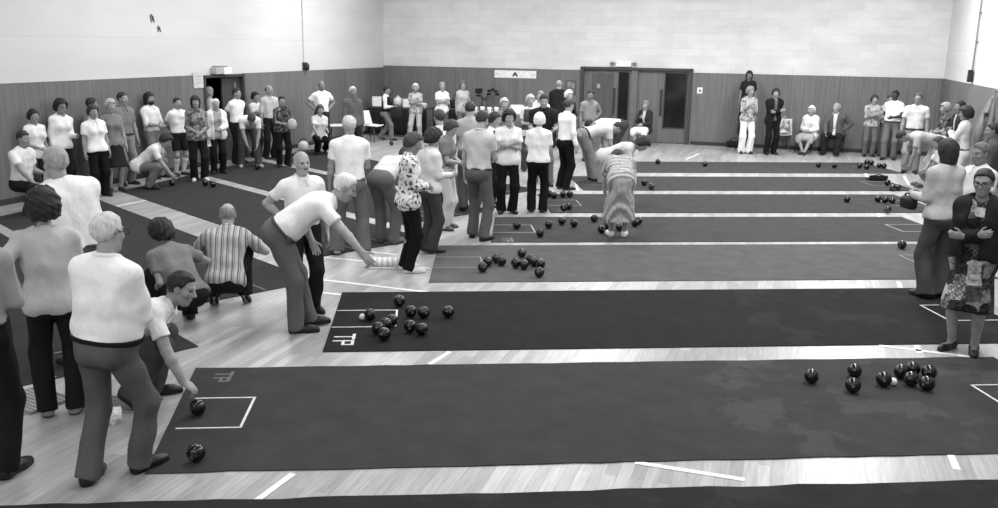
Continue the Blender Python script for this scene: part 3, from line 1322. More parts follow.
def leaf(name, d0, d1, g0, g1, gz0, gz1, n, handle):
    """A wooden door leaf with a tall pane, handle and kick rail."""
    z0, z1 = .02, bz1 - .085
    b = MB()
    if g0 > d0 + .02:
        b.box(((d0 + g0) / 2, n, (z0 + z1) / 2), (g0 - d0, .05, z1 - z0))
    if d1 > g1 + .02:
        b.box(((d1 + g1) / 2, n, (z0 + z1) / 2), (d1 - g1, .05, z1 - z0))
    b.box(((g0 + g1) / 2, n, (gz0 + z0) / 2), (g1 - g0, .05, gz0 - z0))
    b.box(((g0 + g1) / 2, n, (gz1 + z1) / 2), (g1 - g0, .05, z1 - gz1))
    o = struct(in_room(b.build(name, M_LEAF)))
    MB().box(((g0 + g1) / 2, n, (gz0 + gz1) / 2), (g1 - g0, .012, gz1 - gz0)).build('glass_pane', M_GLASS, o)
    q = MB()
    for a, c in ((g0 + .015, 0), (g1 - .015, 0)):
        q.box((a, n - .03, (gz0 + gz1) / 2), (.03, .02, gz1 - gz0), bev=.004)
    q.box(((g0 + g1) / 2, n - .03, gz0 + .015), (g1 - g0, .02, .03), bev=.004)
    q.build('glazing_bead', M_FRAME, o)
    h = MB().box((handle, n - .05, 1.15), (.06, .04, .75), bev=.012)
    h.build('push_bar', plain(.2, .4, .5, 'dark_metal'), o)
    return o


pxd = lambda px, py: on_wall(px, py, 'n', N_BACK)
leaf('door_1', bd0 + .1, pm0, pxd(617.5, 90)[0], pxd(629, 90)[0], pxd(622, 121)[2], bz1 - .14, N_BACK + .05, pxd(614.5, 90)[0])
dl = leaf('door_2', pm1, bd1 - .1, pxd(664, 90)[0], pxd(687, 90)[0], pxd(676, 129)[2], bz1 - .14, N_BACK + .05, pxd(661, 100)[0])
lp = pxd(667, 89)
in_room(MB().box((lp[0], N_BACK - .0, lp[2]), (.14, .01, .07), bev=.002).build('door_plate', plain(.85, .6, .2, 'white_plastic'), dl))
dl.children[-1].rotation_euler = (0, 0, 0)
# dark notice panel on the left leaf
o = bpy.data.objects['door_1']
a0, a1 = pxd(592, 90), pxd(612, 120)
MB().box(((a0[0] + a1[0]) / 2, N_BACK + .02, 1.25), (a1[0] - a0[0], .02, 1.35), bev=.004).build('inset_panel', wood_mat('inset_wood', .36, 'X', .5, .02), o)
nt = pxd(598.5, 86)
MB().box((nt[0], N_BACK + .005, nt[2]), (.09, .008, .12), bev=.001).build('notice', plain(.62, .7, .1, 'paper'), o)
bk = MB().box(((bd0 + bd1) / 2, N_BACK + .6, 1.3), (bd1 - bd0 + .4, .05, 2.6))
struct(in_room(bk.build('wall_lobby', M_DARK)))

# the open doorway in the left wall: dark passage, one leaf standing open
fr = MB()
for n in (ld0 + .03, ld1 - .03):
    fr.box((D_LEFT - .06, n, lz1 / 2), (.26, .06, lz1), bev=.006)
fr.box((D_LEFT - .06, (ld0 + ld1) / 2, lz1 - .03), (.26, ld1 - ld0, .06), bev=.006)
struct(in_room(fr.build('trim_6', M_FRAME)))
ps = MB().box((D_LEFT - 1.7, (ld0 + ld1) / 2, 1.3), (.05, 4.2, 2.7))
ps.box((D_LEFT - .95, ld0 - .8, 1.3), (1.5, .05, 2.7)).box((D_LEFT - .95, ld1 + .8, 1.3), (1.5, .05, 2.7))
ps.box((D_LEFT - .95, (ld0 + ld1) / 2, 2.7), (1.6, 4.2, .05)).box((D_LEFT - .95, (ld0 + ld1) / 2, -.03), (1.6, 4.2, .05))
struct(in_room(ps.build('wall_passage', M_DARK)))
mid = on_wall(225, 110, 'd', D_LEFT)[1]
dr = MB().box((D_LEFT - .06, (mid + ld1 - .06) / 2, lz1 / 2 - .02), (.045, ld1 - .06 - mid, lz1 - .06))
dr = struct(in_room(dr.build('door_3', wood_mat('door_leaf_side', .30, 'Y', .5, .03))))
mq = on_wall(236.5, 100, 'd', D_LEFT)
MB().box((D_LEFT - .025, mq[1], mq[2]), (.02, .05, .8), bev=.006).build('push_plate', plain(.5, .4, .5, 'plate'), dr)


# wall fittings
def fitting(name, label, cat, mb, mat, **kw):
    return tag(in_room(mb.build(name, mat, **kw)), label, cat)


p = on_wall(624, 65, 'n', N_BACK)
o = fitting('emergency_lamp', 'white twin-lens emergency lamp mounted above the double doors', 'lamp', MB().box((p[0], N_BACK - .06, p[2] + .03), (.46, .1, .16), bev=.02), plain(.92, .5, .3, 'lamp_box'))
for k in (-1, 1):
    MB().tube([(p[0] + k * .33, N_BACK - .14, p[2] + .03), (p[0] + k * .33, N_BACK - .04, p[2] + .06)], [.055, .035], 14).build('lamp_head', plain(.5, .4, .5, 'lamp_head'), o)
    MB().tube([(p[0] + k * .22, N_BACK - .06, p[2] + .05), (p[0] + k * .32, N_BACK - .06, p[2] + .05)], .015, 8).build('lamp_arm', plain(.5, .4, .5, 'lamp_head'), o)
p = on_wall(221, 70.5, 'd', D_LEFT)
o = fitting('exit_lamp', 'white box lamp mounted over the dark doorway in the left wall', 'lamp', MB().box((D_LEFT + .08, p[1] - .15, p[2]), (.16, .5, .15), bev=.02), plain(.7, .5, .3, 'lamp_side'))
MB().box((D_LEFT + .17, p[1] + .02, p[2]), (.02, .3, .14), bev=.006).build('lens', plain(.95, .4, .3, 'lens'), o)
MB().box((D_LEFT + .08, p[1] - .15, p[2] + .095), (.12, .4, .02), bev=.004).build('mounting_bracket', plain(.5, .4, .5, 'lamp_head'), o)
p = on_wall(196.5, 80, 'd', D_LEFT)
o = fitting('wall_sign', 'small white sign on the panelling beside the left doorway', 'sign', MB().box((D_LEFT + T + .01, p[1], p[2]), (.014, .34, .34), bev=.004), plain(.8, .7, .1, 'sign_board'))
for k in range(3):
    MB().box((D_LEFT + T + .018, p[1], p[2] + .08 - k * .07), (.004, .22 - k * .04, .022)).build('faded_line', plain(.72, .7, .1, 'faded'), o)
# conduits with a dark fitting at the end
p = on_wall(303.5, 67, 'd', D_LEFT)
o = fitting('horn_speaker', 'small dark horn fixed under a conduit on the left wall', 'speaker', MB().lathe([(.03, -.11), (.07, -.08), (.075, .04), (.05, .07), (.025, .1)], (D_LEFT + .09, p[1], p[2] + .02), 16), plain(.14, .5, .4, 'dark_fixture'), smooth=True)
MB().box((D_LEFT + .02, p[1], p[2] + .02), (.06, .12, .2), bev=.01).build('bracket', plain(.2, .5, .4, 'dark_metal2'), o)
MB().tube([(D_LEFT + .02, p[1], p[2] + .12), (D_LEFT + .02, p[1], H_ROOM)], .012, 8).build('conduit', plain(.78, .5, .3, 'conduit'), o)
p = on_wall(973.5, 77, 'd', D_RIGHT)
p2 = on_wall(985, 0, 'd', D_RIGHT)
o = fitting('switch_box', 'dark switch box at the foot of a pipe on the right wall', 'switch', MB().box((D_RIGHT - .07, p[1], p[2] + .02), (.09, .16, .26), bev=.012), plain(.12, .5, .4, 'dark_fixture'))
MB().tube([(D_RIGHT - .04, p[1], p[2] + .14), (D_RIGHT - .04, p[1], H_ROOM)], .02, 8).build('conduit', plain(.5, .5, .3, 'conduit'), o)
for zz in (2.9, 3.5):
    MB().box((D_RIGHT - .03, p[1], zz), (.05, .09, .03), bev=.005).build('pipe_clip', plain(.4, .5, .3, 'clip'), o)
p = on_wall(700, 90.5, 'n', N_BACK)
o = fitting('light_switch', 'small white switch plate beside the double doors', 'switch', MB().box((p[0], N_BACK - T - .008, p[2]), (.15, .016, .17), bev=.004), plain(.88, .5, .3, 'switch_plate'))
MB().box((p[0], N_BACK - T - .02, p[2]), (.05, .02, .07), bev=.004).build('toggle', plain(.45, .5, .3, 'toggle'), o)
# banner with a pointed mark in the middle, faint marks at its ends
a0, a1 = on_wall(495, 70, 'n', N_BACK), on_wall(536.5, 78.5, 'n', N_BACK)
bc = ((a0[0] + a1[0]) / 2, N_BACK - T - .006, (a0[2] + a1[2]) / 2)
bw, bh = a1[0] - a0[0], a0[2] - a1[2]
o = fitting('banner', 'long white paper banner with a small dark peaked mark on the back wall', 'banner', MB().box(bc, (bw, .006, bh)), plain(.93, .8, .1, 'banner_paper'))
q = MB()
y = N_BACK - T - .011
for (x0, z0, x1, z1, wd) in ((-.07, -.07, -.01, .05, .024), (.07, -.07, .0, .05, .024), (-.04, -.02, .04, -.02, .018)):
    a, b = Vector((bc[0] + x0, y, bc[2] + z0)), Vector((bc[0] + x1, y, bc[2] + z1))
    d = (b - a).normalized()
    s = Vector((-d.z, 0, d.x)) * wd
    q.poly([a - s, b - s, b + s, a + s])
q.build('peaked_mark', plain(.3, .8, .1, 'mark_ink'), o)
for k in (-1, 1):
    q = MB()
    for i in range(3):
        q.box((bc[0] + k * bw * .4 + i * .05 * k, y, bc[2] - .02 + .035 * (i % 2)), (.05, .003, .03), Matrix.Rotation(-k * .5, 3, 'Y'))
    q.build('faint_mark', plain(.8, .8, .1, 'faint_ink'), o)
# notice board
a0, a1 = on_wall(566.5, 80, 'n', N_BACK), on_wall(576, 95, 'n', N_BACK)
nc = ((a0[0] + a1[0]) / 2, N_BACK - T - .012, (a0[2] + a1[2]) / 2)
o = fitting('notice_board', 'dark wood notice board on the back wall left of the doors', 'notice board', MB().box(nc, (a1[0] - a0[0], .024, a0[2] - a1[2]), bev=.006), plain(.34, .6, .2, 'board'))
q = MB().box((nc[0], nc[1] - .014, nc[2]), (a1[0] - a0[0] - .06, .006, a0[2] - a1[2] - .06))
q.build('cork_panel', plain(.44, .8, .1, 'cork'), o)
for i, (dx, dz) in enumerate(((-.05, .1), (.07, .06), (.0, -.1))):
    MB().box((nc[0] + dx, nc[1] - .019, nc[2] + dz), (.1, .003, .13)).build('pinned_sheet', plain(.56, .8, .1, 'pinned'), o)
# two dark scuffs high on the left wall
for px, py, sx_, sz in ((152, 19, .10, .14), (158.8, 29.5, .09, .10)):
    p = on_wall(px, py, 'd', D_LEFT)
    q = MB()
    for k in range(3):
        q.box((D_LEFT + .004, p[1] + (k - 1) * sx_ * .4, p[2] + (k % 2) * .03), (.006, sx_ * .28, sz), Matrix.Rotation(.25, 3, 'X'))
    struct(in_room(q.build('trim_scuff', plain(.32, .8, .1, 'scuff'))))

# ------------------------------------------------------------------ light
def area(name, d, n, z, sx_, sy_, power):
    li = bpy.data.lights.new(name, 'AREA')
    li.shape = 'RECTANGLE'
    li.size, li.size_y, li.energy = sx_, sy_, power
    o = bpy.data.objects.new(name, li)
    C.objects.link(o)
    o.location = rp(d, n, z)
    o.rotation_euler = (0, 0, ROOM)
    return o


for d in (-9.6, -4.0, 1.4):
    for n, pw in ((2.5, 60), (8.5, 185), (14.5, 235), (20.5, 360)):
        area('ceiling_light', d, n, H_ROOM - .15, .6, 4.2, pw * (.72 if d < -9 else 1.0 if d < 0 else 1.25))
for d in (-6.5, -1.0):  # added fill lights behind the camera, brightening near backs and faces
    fo = area("front_fill", d, N_FRONT + .6, 4.3, 2.4, .6, 105)
    fo.rotation_euler = (math.radians(68), 0, ROOM)
wd = bpy.data.worlds.new('world')
bpy.context.scene.world = wd
wd.use_nodes = True
wd.node_tree.nodes['Background'].inputs[0].default_value = (.3, .3, .3, 1)
wd.node_tree.nodes['Background'].inputs[1].default_value = 1.0
sc_ = bpy.context.scene
sc_.view_settings.view_transform = 'Standard'
sc_.view_settings.exposure = 0.0
# ------------------------------------------------------------------ bowls mats: three fields of carpets laid in a fan
MA = 0.0843784
MX = np.array([math.cos(MA), math.sin(MA), 0])
MY = np.array([-math.sin(MA), math.cos(MA), 0])
LA = -0.818176
MLX = np.array([math.cos(LA), math.sin(LA), 0])
MLY = np.array([-math.sin(LA), math.cos(LA), 0])


def carpet(tone, mottle=False):
    m = NT('carpet', .95, .05)
    v = m.coord()
    n = m.noise(v, 3.5, 4, .6)
    fine = m.noise(m.coord(scale=(40, 90, 1)), 4, 2)
    c = m.mix(m.ramp(n, [(.3, tone * .93), (.7, tone * 1.06)]), m.ramp(fine, [(.3, .9), (.7, 1.)]))
    if mottle:
        # mottled paler patches towards the right-hand end
        s = m.n('ShaderNodeSeparateXYZ')
        m.l(v, s.inputs[0])
        blot = m.noise(m.coord(loc=(3.1, .7, 0)), 1.35, 5, .62)
        side = m.math('MULTIPLY', m.math('ADD', s.outputs['X'], mottle), .45)
        f = m.math('ADD', blot, m.math('MINIMUM', m.math('MAXIMUM', side, -.3), .0))
        k = m.ramp(f, [(.52, 0.), (.57, 1.)])
        c = m.mix(c, tone * 1.25, m.math('MULTIPLY', k, .4), 'MIX')
    m.color(c)
    m.bump(fine, .3, .004)
    return m.m


M_LINE = plain(.86, .8, .1, 'mat_line')
M_FAINT = plain(.5, .8, .1, 'mat_faint')


CARPETS = []


def on_carpet(x, y):
    for X, Y, u0, u1, v0, v1 in CARPETS:
        u, v = x * X[0] + y * X[1], x * Y[0] + y * Y[1]
        if u0 < u < u1 and v0 < v < v1:
            return True
    return False


def carpet_mat(label, axes, u0, u1, v0, v1, mat, marks=(True, True), line=None, wob=0.0, skew=0.0, ins=.62):
    X, Y = axes
    CARPETS.append((X, Y, u0, u1, v0, v1))
    c = X * (u0 + u1) / 2 + Y * (v0 + v1) / 2
    o = None
    L, W = u1 - u0, v1 - v0
    nu = 40
    b = MB()
    r = random.Random(int(abs(u0 * 97 + v0 * 31)))
    ew = [[(r.uniform(-1, 1) * wob, r.uniform(-1, 1) * wob) for _ in range(nu + 1)] for _ in range(1)][0]

    def fn(s, t):
        i = min(nu, int(round(s * nu)))
        y = -W / 2 + W * t
        if t == 0:
            y += ew[i][0]
        if t == 1:
            y += ew[i][1]
        return Vector((-L / 2 + L * s + skew * t * (1 - s), y, .008))
    b.grid(fn, nu, 4)
    top = list(b.bm.verts)
    ed = [e for e in b.bm.edges if len(e.link_faces) == 1]
    ex = bmesh.ops.extrude_edge_only(b.bm, edges=ed)
    for g in ex['geom']:
        if isinstance(g, bmesh.types.BMVert):
            g.co.z = .0
    o = b.build('bowls_mat', mat)
    o.location = c
    o.rotation_euler = (0, 0, math.atan2(X[1], X[0]))
    tag(o, label, 'mat', 'bowls mats on the hall floor')
    for end, on in zip((-1, 1), marks):
        if not on:
            continue
        q = MB()
        z, t = .0095, .008
        xe, xi = end * (L / 2 - .01), end * (L / 2 - (ins if end < 0 else .62))
        for y in (-.275, .275):
            q.box(((xe + xi) / 2, y, z), (abs(xe - xi), t * 2, .002))
        q.box((xi, 0, z), (t * 2.4, .55 + t * 2, .002))
        q.build('target_line', line or M_LINE, o)
    return o


def letters(parent, word, u, v, size, mat):
    """T, P, L, E and so on from bars; the tops point to the mat's right and the word runs towards the camera."""
    ST = {'T': [(0, 1, 1, 1), (.5, 0, .5, 1)], 'P': [(0, 0, 0, 1), (0, 1, .8, 1), (.8, 1, .8, .5), (.8, .5, 0, .5)],
          'L': [(0, 1, 0, 0), (0, 0, .8, 0)], 'E': [(0, 0, 0, 1), (0, 0, .8, 0), (0, .5, .7, .5), (0, 1, .8, 1)]}
    for i, ch in enumerate(word):
        q = MB()
        for si, (x0, y0, x1, y1) in enumerate(ST[ch]):
            # letter x -> mat -v, letter y -> mat +u
            a = Vector((u + y0 * size, v - (i * 1.35 + x0) * size * .8, .0094 + .0004 * si))
            b_ = Vector((u + y1 * size, v - (i * 1.35 + x1) * size * .8, .0094 + .0004 * si))
            d = (b_ - a).normalized() * .014
            s = Vector((-d.y, d.x, 0))
            a, b_ = a - d, b_ + d
            q.poly([a - s, b_ - s, b_ + s, a + s])
        q.build('letter', mat, parent)


AX = (MX, MY)
carpet_mat('dark bowls mat along the bottom edge of the photo', AX, -2.95, 4.6, 3.05, 4.94, carpet(.2, 1.2), (False, False), wob=.012)
A = carpet_mat('near dark grey bowls mat under the crouching bowler\'s hand', AX, -1.78, 5.1, 5.31, 7.19, carpet(.265, -.6), line=M_LINE, wob=.008, skew=-.15, ins=.46)
letters(A, 'TP', -3.38, .83, .12, plain(.42, .8, .1, 'faint_letter'))
Bm = carpet_mat('very dark bowls mat lettered T P, with the small white jack', AX, -.92, 5.95, 7.56, 9.5, carpet(.18, -.9), line=M_LINE)
letters(Bm, 'TP', -3.36, -.5, .17, M_LINE)
Cm = carpet_mat('paler grey bowls mat behind the very dark lettered one', AX, .03, 6.97, 9.9, 11.82, carpet(.365), skew=.14, ins=.67, line=plain(.55, .8, .1, 'mat_line2'))
Dm = carpet_mat('dark mat under the woman in the banded dress', AX, .9, 7.86, 12.01, 13.87, carpet(.29), skew=.2, ins=.7, line=plain(.66, .8, .1, 'mat_line3'))
letters(Dm, 'TP', -3.3, -.66, .13, plain(.5, .8, .1, 'faint_letter2'))
Em = carpet_mat('dark mat just beyond the one under the banded dress', AX, 2.05, 8.92, 14.23, 16.12, carpet(.275), line=plain(.6, .8, .1, 'mat_line4'))
letters(Em, 'TP', -3.3, -.66, .13, plain(.45, .8, .1, 'faint_letter3'))
Fm = carpet_mat('second dark mat from the back wall, by the bending man\'s feet', AX, 3.0, 9.7, 16.55, 18.42, carpet(.275), line=plain(.5, .8, .1, 'mat_line5'))
carpet_mat('farthest dark mat, nearest the back wall', AX, 3.95, 10.72, 19.0, 20.88, carpet(.28), line=plain(.45, .8, .1, 'mat_line6'))
LXa = (MLX, MLY)
M_L = carpet(.235)
MK = (False, True)
carpet_mat('dark mat behind the men at the left edge of the photo', LXa, -13.2, -7.35, 1.35, 3.2, carpet(.23), MK, M_FAINT, 0, -1.0)
carpet_mat('dark mat behind the crouching man in the striped shirt', LXa, -14.9, -8.62, 3.38, 5.2, M_L, MK, M_FAINT, 0, -1.0)
carpet_mat('dark mat behind the white-haired man stooping with arm out', LXa, -16.25, -9.62, 5.82, 7.62, M_L, MK, M_FAINT, 0, -1.15)
carpet_mat('dark mat in front of the man bending over his bowl by the left wall', LXa, -17.6, -10.65, 7.9, 9.85, M_L, MK, M_FAINT, 0, -1.2)
carpet_mat('dark mat before the hands-on-hips man by the left wall', LXa, -19.0, -11.7, 10.15, 12.0, M_L, MK, M_FAINT, 0, -.9)

# ------------------------------------------------------------------ court lines painted on the boards
M_COURT = plain(.93, .6, .2, 'court_line')
COURT = [((318, 257), (400, 264.5)), ((372, 252), (398, 255)), ((421.8, 267.3), (431.5, 268.6)), ((320.4, 279.8), (433, 292.8)), ((320.4, 292.6), (341, 294.8)),
         ((429.5, 364.5), (450, 351.8)), ((255, 502), (293, 474)), ((635, 462.5), (745, 480)), ((957, 470), (950.5, 455)), ((878.6, 345.5), (998, 360.4)),
         ((916, 345.5), (920, 353.5)), ((865.4, 173.2), (867.6, 177.8)), ((904, 176), (909, 185)), ((878.2, 213.6), (879.4, 218)), ((898.6, 282), (900.6, 287.8)),
         ((114, 207), (146, 200.3)), ((247, 249.3), (262, 243.6)), ((239, 237.5), (262, 240.6)), ((19, 242.2), (37, 244.2)), ((686, 159.5), (699.5, 153.6)), ((574, 177.5), (578, 191))]
for a, b in COURT:
    P0, P1 = at(*a), at(*b)
    d = (P1 - P0) / np.linalg.norm(P1 - P0)
    s = np.array([-d[1], d[0], 0]) * .024
    q = MB()
    z = np.array([0, 0, .003])
    q.poly([P0 - s + z, P1 - s + z, P1 + s + z, P0 + s + z])
    struct(q.build('trim_court_line', M_COURT))
# ------------------------------------------------------------------ bowls
M_BOWL = plain(.07, .16, .6, 'black_bowl')
M_RING = plain(.2, .3, .5, 'bowl_ring')
M_DISC = plain(.34, .4, .4, 'bowl_disc')


def make_bowl():
    r = .062
    prof = [(.004, -r * .9)] + [(r * math.cos(t), r * .92 * math.sin(t)) for t in np.linspace(-1.35, 1.35, 15)] + [(.004, r * .9)]
    o = MB().lathe(prof, (0, 0, 0), 26).build('bowl', M_BOWL, smooth=True)
    for k in (1, -1):
        zz = r * .92 * math.sin(1.1)
        ring = [Vector((.030 * math.cos(t), .030 * math.sin(t), k * (zz - .003))) for t in np.linspace(0, 2 * PI, 19)]
        MB().tube(ring, .0016, 5, False).build('grip_ring', M_RING, o)
        MB().lathe([(.001, k * (r * .905)), (.014, k * (r * .9)), (.001, k * (r * .915))], (0, 0, 0), 14).build('disc', M_DISC, o)
    return o


_bowl0 = None
_bowl_n = 0


def bowl(px, py, label, group, z=None):
    global _bowl0, _bowl_n
    p = at(px, py + .0, .056 + .010 if z is None else z)
    if _bowl0 is None:
        o = _bowl0 = make_bowl()
    else:
        o = _bowl0.copy()
        C.objects.link(o)
        for ch in _bowl0.children:
            c = ch.copy()
            C.objects.link(c)
            c.parent = o
    r = random.Random(_bowl_n)
    _bowl_n += 1
    o.location = p
    o.rotation_euler = (PI / 2 + r.uniform(-.35, .35), r.uniform(-.3, .3), r.uniform(-1.4, 1.4))
    o.location.z = .0095 + .0625 if z is None else z
    tag(o, label, 'bowl', group)
    return o


BOWLS = [
    ('bowls on the near mat', [
        (196, 453.5, 'black bowl alone near the front left corner of the nearest full mat'),
        (811.6, 376.8, 'leftmost black bowl of the right-hand cluster on the nearest mat'),
        (854.5, 371.3, 'rear bowl of the close pair left of the near mat\'s jack'),
        (853, 386, 'front bowl of the close pair left of the near mat\'s jack'),
        (883.8, 380, 'black bowl just left of the white jack on the near mat'),
        (901, 372, 'black bowl behind the near mat\'s white jack'),
        (913, 369.5, 'rearmost bowl of the tight right-hand group on the near mat'),
        (911.4, 379.5, 'small-looking front bowl in the tight right-hand group'),
        (928.8, 372.8, 'right rear bowl of the tight group, by the printed-dress woman\'s feet'),
        (927, 384, 'right front bowl of the tight group on the near mat')]),
    ('bowls on the lettered mat', [
        (399.4, 301.2, 'rearmost bowl on the lettered mat, alone behind the target line'),
        (370.3, 315, 'black bowl touching the white jack on the lettered mat'),
        (410.7, 311.8, 'bowl right of the target line on the lettered mat, rear row left'),
        (423.8, 312.8, 'bowl right of the target line on the lettered mat, rear row middle'),
        (448.2, 312, 'rightmost bowl on the lettered mat'),
        (378, 328.6, 'lower left bowl of the chain of three on the lettered mat'),
        (386, 324.4, 'middle bowl of the chain of three on the lettered mat'),
        (391.8, 321, 'upper right bowl of the chain of three on the lettered mat'),
        (384.3, 334.4, 'foremost bowl on the lettered mat'),
        (410, 326.6, 'left bowl of the front pair right of the target line'),
        (421.8, 329.7, 'right bowl of the front pair right of the target line')]),
    ('bowls on the paler mat', [
        (482.7, 267.6, 'leftmost bowl on the paler mat, by its target line'),
        (487.6, 262.3, 'second bowl from the left on the paler mat'),
        (496.4, 258.9, 'left bowl of the rear pair on the paler mat'),
        (501.6, 261.4, 'right bowl of the rear pair on the paler mat'),
        (521.8, 253.6, 'rearmost single bowl on the paler mat'),
        (516.3, 263.6, 'left bowl of the middle pair on the paler mat'),
        (523.7, 265, 'right bowl of the middle pair on the paler mat'),
        (531, 259.8, 'upper left bowl of the right-hand three on the paler mat'),
        (535, 262, 'centre bowl of the right-hand three on the paler mat'),
        (540, 263.8, 'right bowl of the right-hand three on the paler mat'),
        (539.3, 272.6, 'foremost bowl on the paler mat')]),
    ('bowls on the mat under the banded dress', [
        (516.8, 225.4, 'bowl inside the target lines on the banded-dress mat'),
        (540.2, 233.3, 'foremost bowl left of the banded dress'),
        (548.7, 224.8, 'bowl behind and right of the foremost one left of the banded dress'),
        (562, 221.2, 'rear bowl left of the banded dress'),
        (574, 223.6, 'bowl in the row left of the banded dress, nearest to it in front'),
        (594.3, 218.6, 'bowl just left of the banded dress hem'),
        (601.6, 229.4, 'bowl at the left white shoe under the banded dress'),
        (607.6, 225.2, 'bowl behind the left white shoe under the banded dress'),
        (619.3, 227.2, 'bowl between the shoes under the banded dress'),
        (635.2, 223, 'left bowl of two right of the banded dress hem'),
        (638.5, 221, 'right bowl of two right of the banded dress hem')]),
    ('bowls on the mat behind the banded dress', [
        (549.2, 193.8, 'left bowl of the rear four beside the black-trousered man'),
        (554, 195.6, 'second bowl of the rear four beside the black-trousered man'),
        (563.5, 194.4, 'third bowl of the rear four beside the black-trousered man'),
        (569.2, 194.4, 'right bowl of the rear four beside the black-trousered man'),
        (563.8, 207.9, 'left bowl of the touching pair by the white-haired woman'),
        (568.8, 206.4, 'right bowl of the touching pair by the white-haired woman'),
        (847, 199.3, 'lone bowl left of the right-hand group on the third mat from the back wall'),
        (879, 199.2, 'left bowl of the right-hand row on the third mat from the back'),
        (885, 199.9, 'middle bowl of the right-hand row on the third mat from the back'),
        (891.8, 200.8, 'right bowl of the right-hand row on the third mat from the back'),
        (887.8, 210.2, 'bowl in front of the right-hand row on the third mat from the back')]),
    ('bowls on the second mat from the back wall', [
        (644.4, 182.8, 'left bowl of two right of the bending dark-haired woman'),
        (651.5, 186.8, 'right bowl of two right of the bending dark-haired woman'),
        (887.5, 182.8, 'left bowl of the three at the right end, second mat from the back'),
        (892.4, 187.8, 'front bowl of the three at the right end, second mat from the back'),
        (898.4, 187.6, 'right bowl of the three at the right end, second mat from the back')]),
    ('bowls on the farthest mat', [
        (657.8, 161.8, 'tiny bowl at the rear edge of the farthest mat, near the doors'),
        (705, 164, 'lone bowl at the left half of the farthest mat'),
        (818.5, 165, 'left bowl of two before the seated couple'),
        (834.5, 165.8, 'right bowl of two before the seated couple'),
        (859.6, 165.9, 'left front bowl of the right group on the farthest mat'),
        (867, 162.2, 'rear left bowl of the right group on the farthest mat'),
        (871.6, 163, 'rear right bowl of the right group on the farthest mat'),
        (866.8, 167, 'centre front bowl of the right group on the farthest mat'),
        (879.6, 165.6, 'left bowl of the pair by the grey-trousered man\'s shoes'),
        (884, 166.2, 'right bowl of the pair by the grey-trousered man\'s shoes')]),
    ('bowls on the bare boards', [
        (902, 245, 'lone bowl on the bare strip left of the grey-sweater woman')]),
    ('bowls along the left wall', [
        (257.2, 167.2, 'bowl under the hands of the man bending by the left wall'),
        (205.5, 183, 'left bowl by the white shoes of the woman in the print shirt'),
        (213, 184.3, 'right bowl by the white shoes of the woman in the print shirt'),
        (338.6, 153, 'bowl by the kneeling woman\'s little table'),
        (294, 156, 'bowl beside the white bag at the left wall'),
        (391.5, 143.5, 'bowl at the heel of the man in the dark vest'),
        (172, 183, 'bowl near the crouching man\'s hand by the left wall')]),
]
for g, lst in BOWLS:
    made = [bowl(px, py, lb, g) for px, py, lb in lst]
    for _ in range(12):                      # bowls may touch, never cut into each other
        for i in range(len(made)):
            for j in range(i):
                dv = made[i].location - made[j].location
                dl_ = dv.length
                if dl_ < .127:
                    sh = dv * ((.1275 - dl_) / max(dl_, .001) / 2)
                    made[i].location += sh
                    made[j].location -= sh
hand_bowl = bowl(197.5, 408, 'black bowl gripped by the crouching man at the near mat', 'bowl in hand')
M_JACK = plain(.95, .35, .4, 'white_jack')
for px, py, lb in ((362.2, 317, 'small white jack on the lettered mat'), (893.2, 381.6, 'small white jack among the bowls on the near mat')):
    o = MB().lathe([(.003, -.0315)] + [(.0315 * math.cos(t), .0315 * math.sin(t)) for t in np.linspace(-1.45, 1.45, 11)] + [(.003, .0315)], (0, 0, 0), 18).build('jack', M_JACK, smooth=True)
    o.location = at(px, py, .04)
    o.location.z = .0095 + .0315
    tag(o, lb, 'jack', 'white jacks')

# ------------------------------------------------------------------ odds and ends on the floor


def facing(px, py, face):
    # face = turn from the camera's line of sight, in degrees
    p = at(px, py)
    return p, math.radians(face) - math.atan2(p[0], p[1]) + PI


# white ribbed towel beside the floral jacket
o = empty('folded_towel', at(382.5, 267), .06, 'white ribbed towel rolled on the floor beside the white-shoed woman', 'towel')
b = MB()


def tw(s, t):
    a = 2 * PI * t
    rx = .085 + .01 * math.sin(s * 40)
    taper = 1 - .45 * max(0, .25 - s) / .25
    return Vector((-.2 + .4 * s, math.cos(a) * rx * taper * .8, max(.0, .062 * taper + math.sin(a) * .058 * taper) + .002 + .003 * math.sin(s * 40)))


b.grid(tw, 40, 20)
m = NT('ribbed_towel', .95, .05)
s = m.n('ShaderNodeSeparateXYZ')
m.l(m.coord(), s.inputs[0])
m.color(m.ramp(m.math('FRACT', m.math('MULTIPLY', s.outputs['X'], 16.0)), [(0, .78), (.5, .95), (.8, .9), (1, .74)]))
rl = b.build('roll', m.m, o, True)
MB().box((.02, -.02, .009), (.36, .2, .016), bev=.006).build('loose_flap', plain(.75, .9, .1, 'flap'), o)

# delivery mats at the near left
for px, py, w_, l_, rz, lb in ((34, 401, .34, .46, -.55, 'light ribbed foot mat on the boards behind the man at the left'), (127, 406, .26, .46, -.1, 'light foot mat beside the crouching bowler\'s knee')):
    o = empty('foot_mat', at(px, py), rz, lb, 'foot mat', 'foot mats on the boards')
    MB().box((0, 0, .006), (l_, w_, .012), bev=.02).build('base', plain(.62, .85, .1, 'rubber_pale'), o)
    q = MB()
    for k in range(9):
        q.box((0, -w_ / 2 + w_ * (k + .5) / 9, .0135), (l_ * .92, w_ / 9 * .4, .004))
    q.build('ribbing', plain(.5, .85, .1, 'rubber_rib'), o)
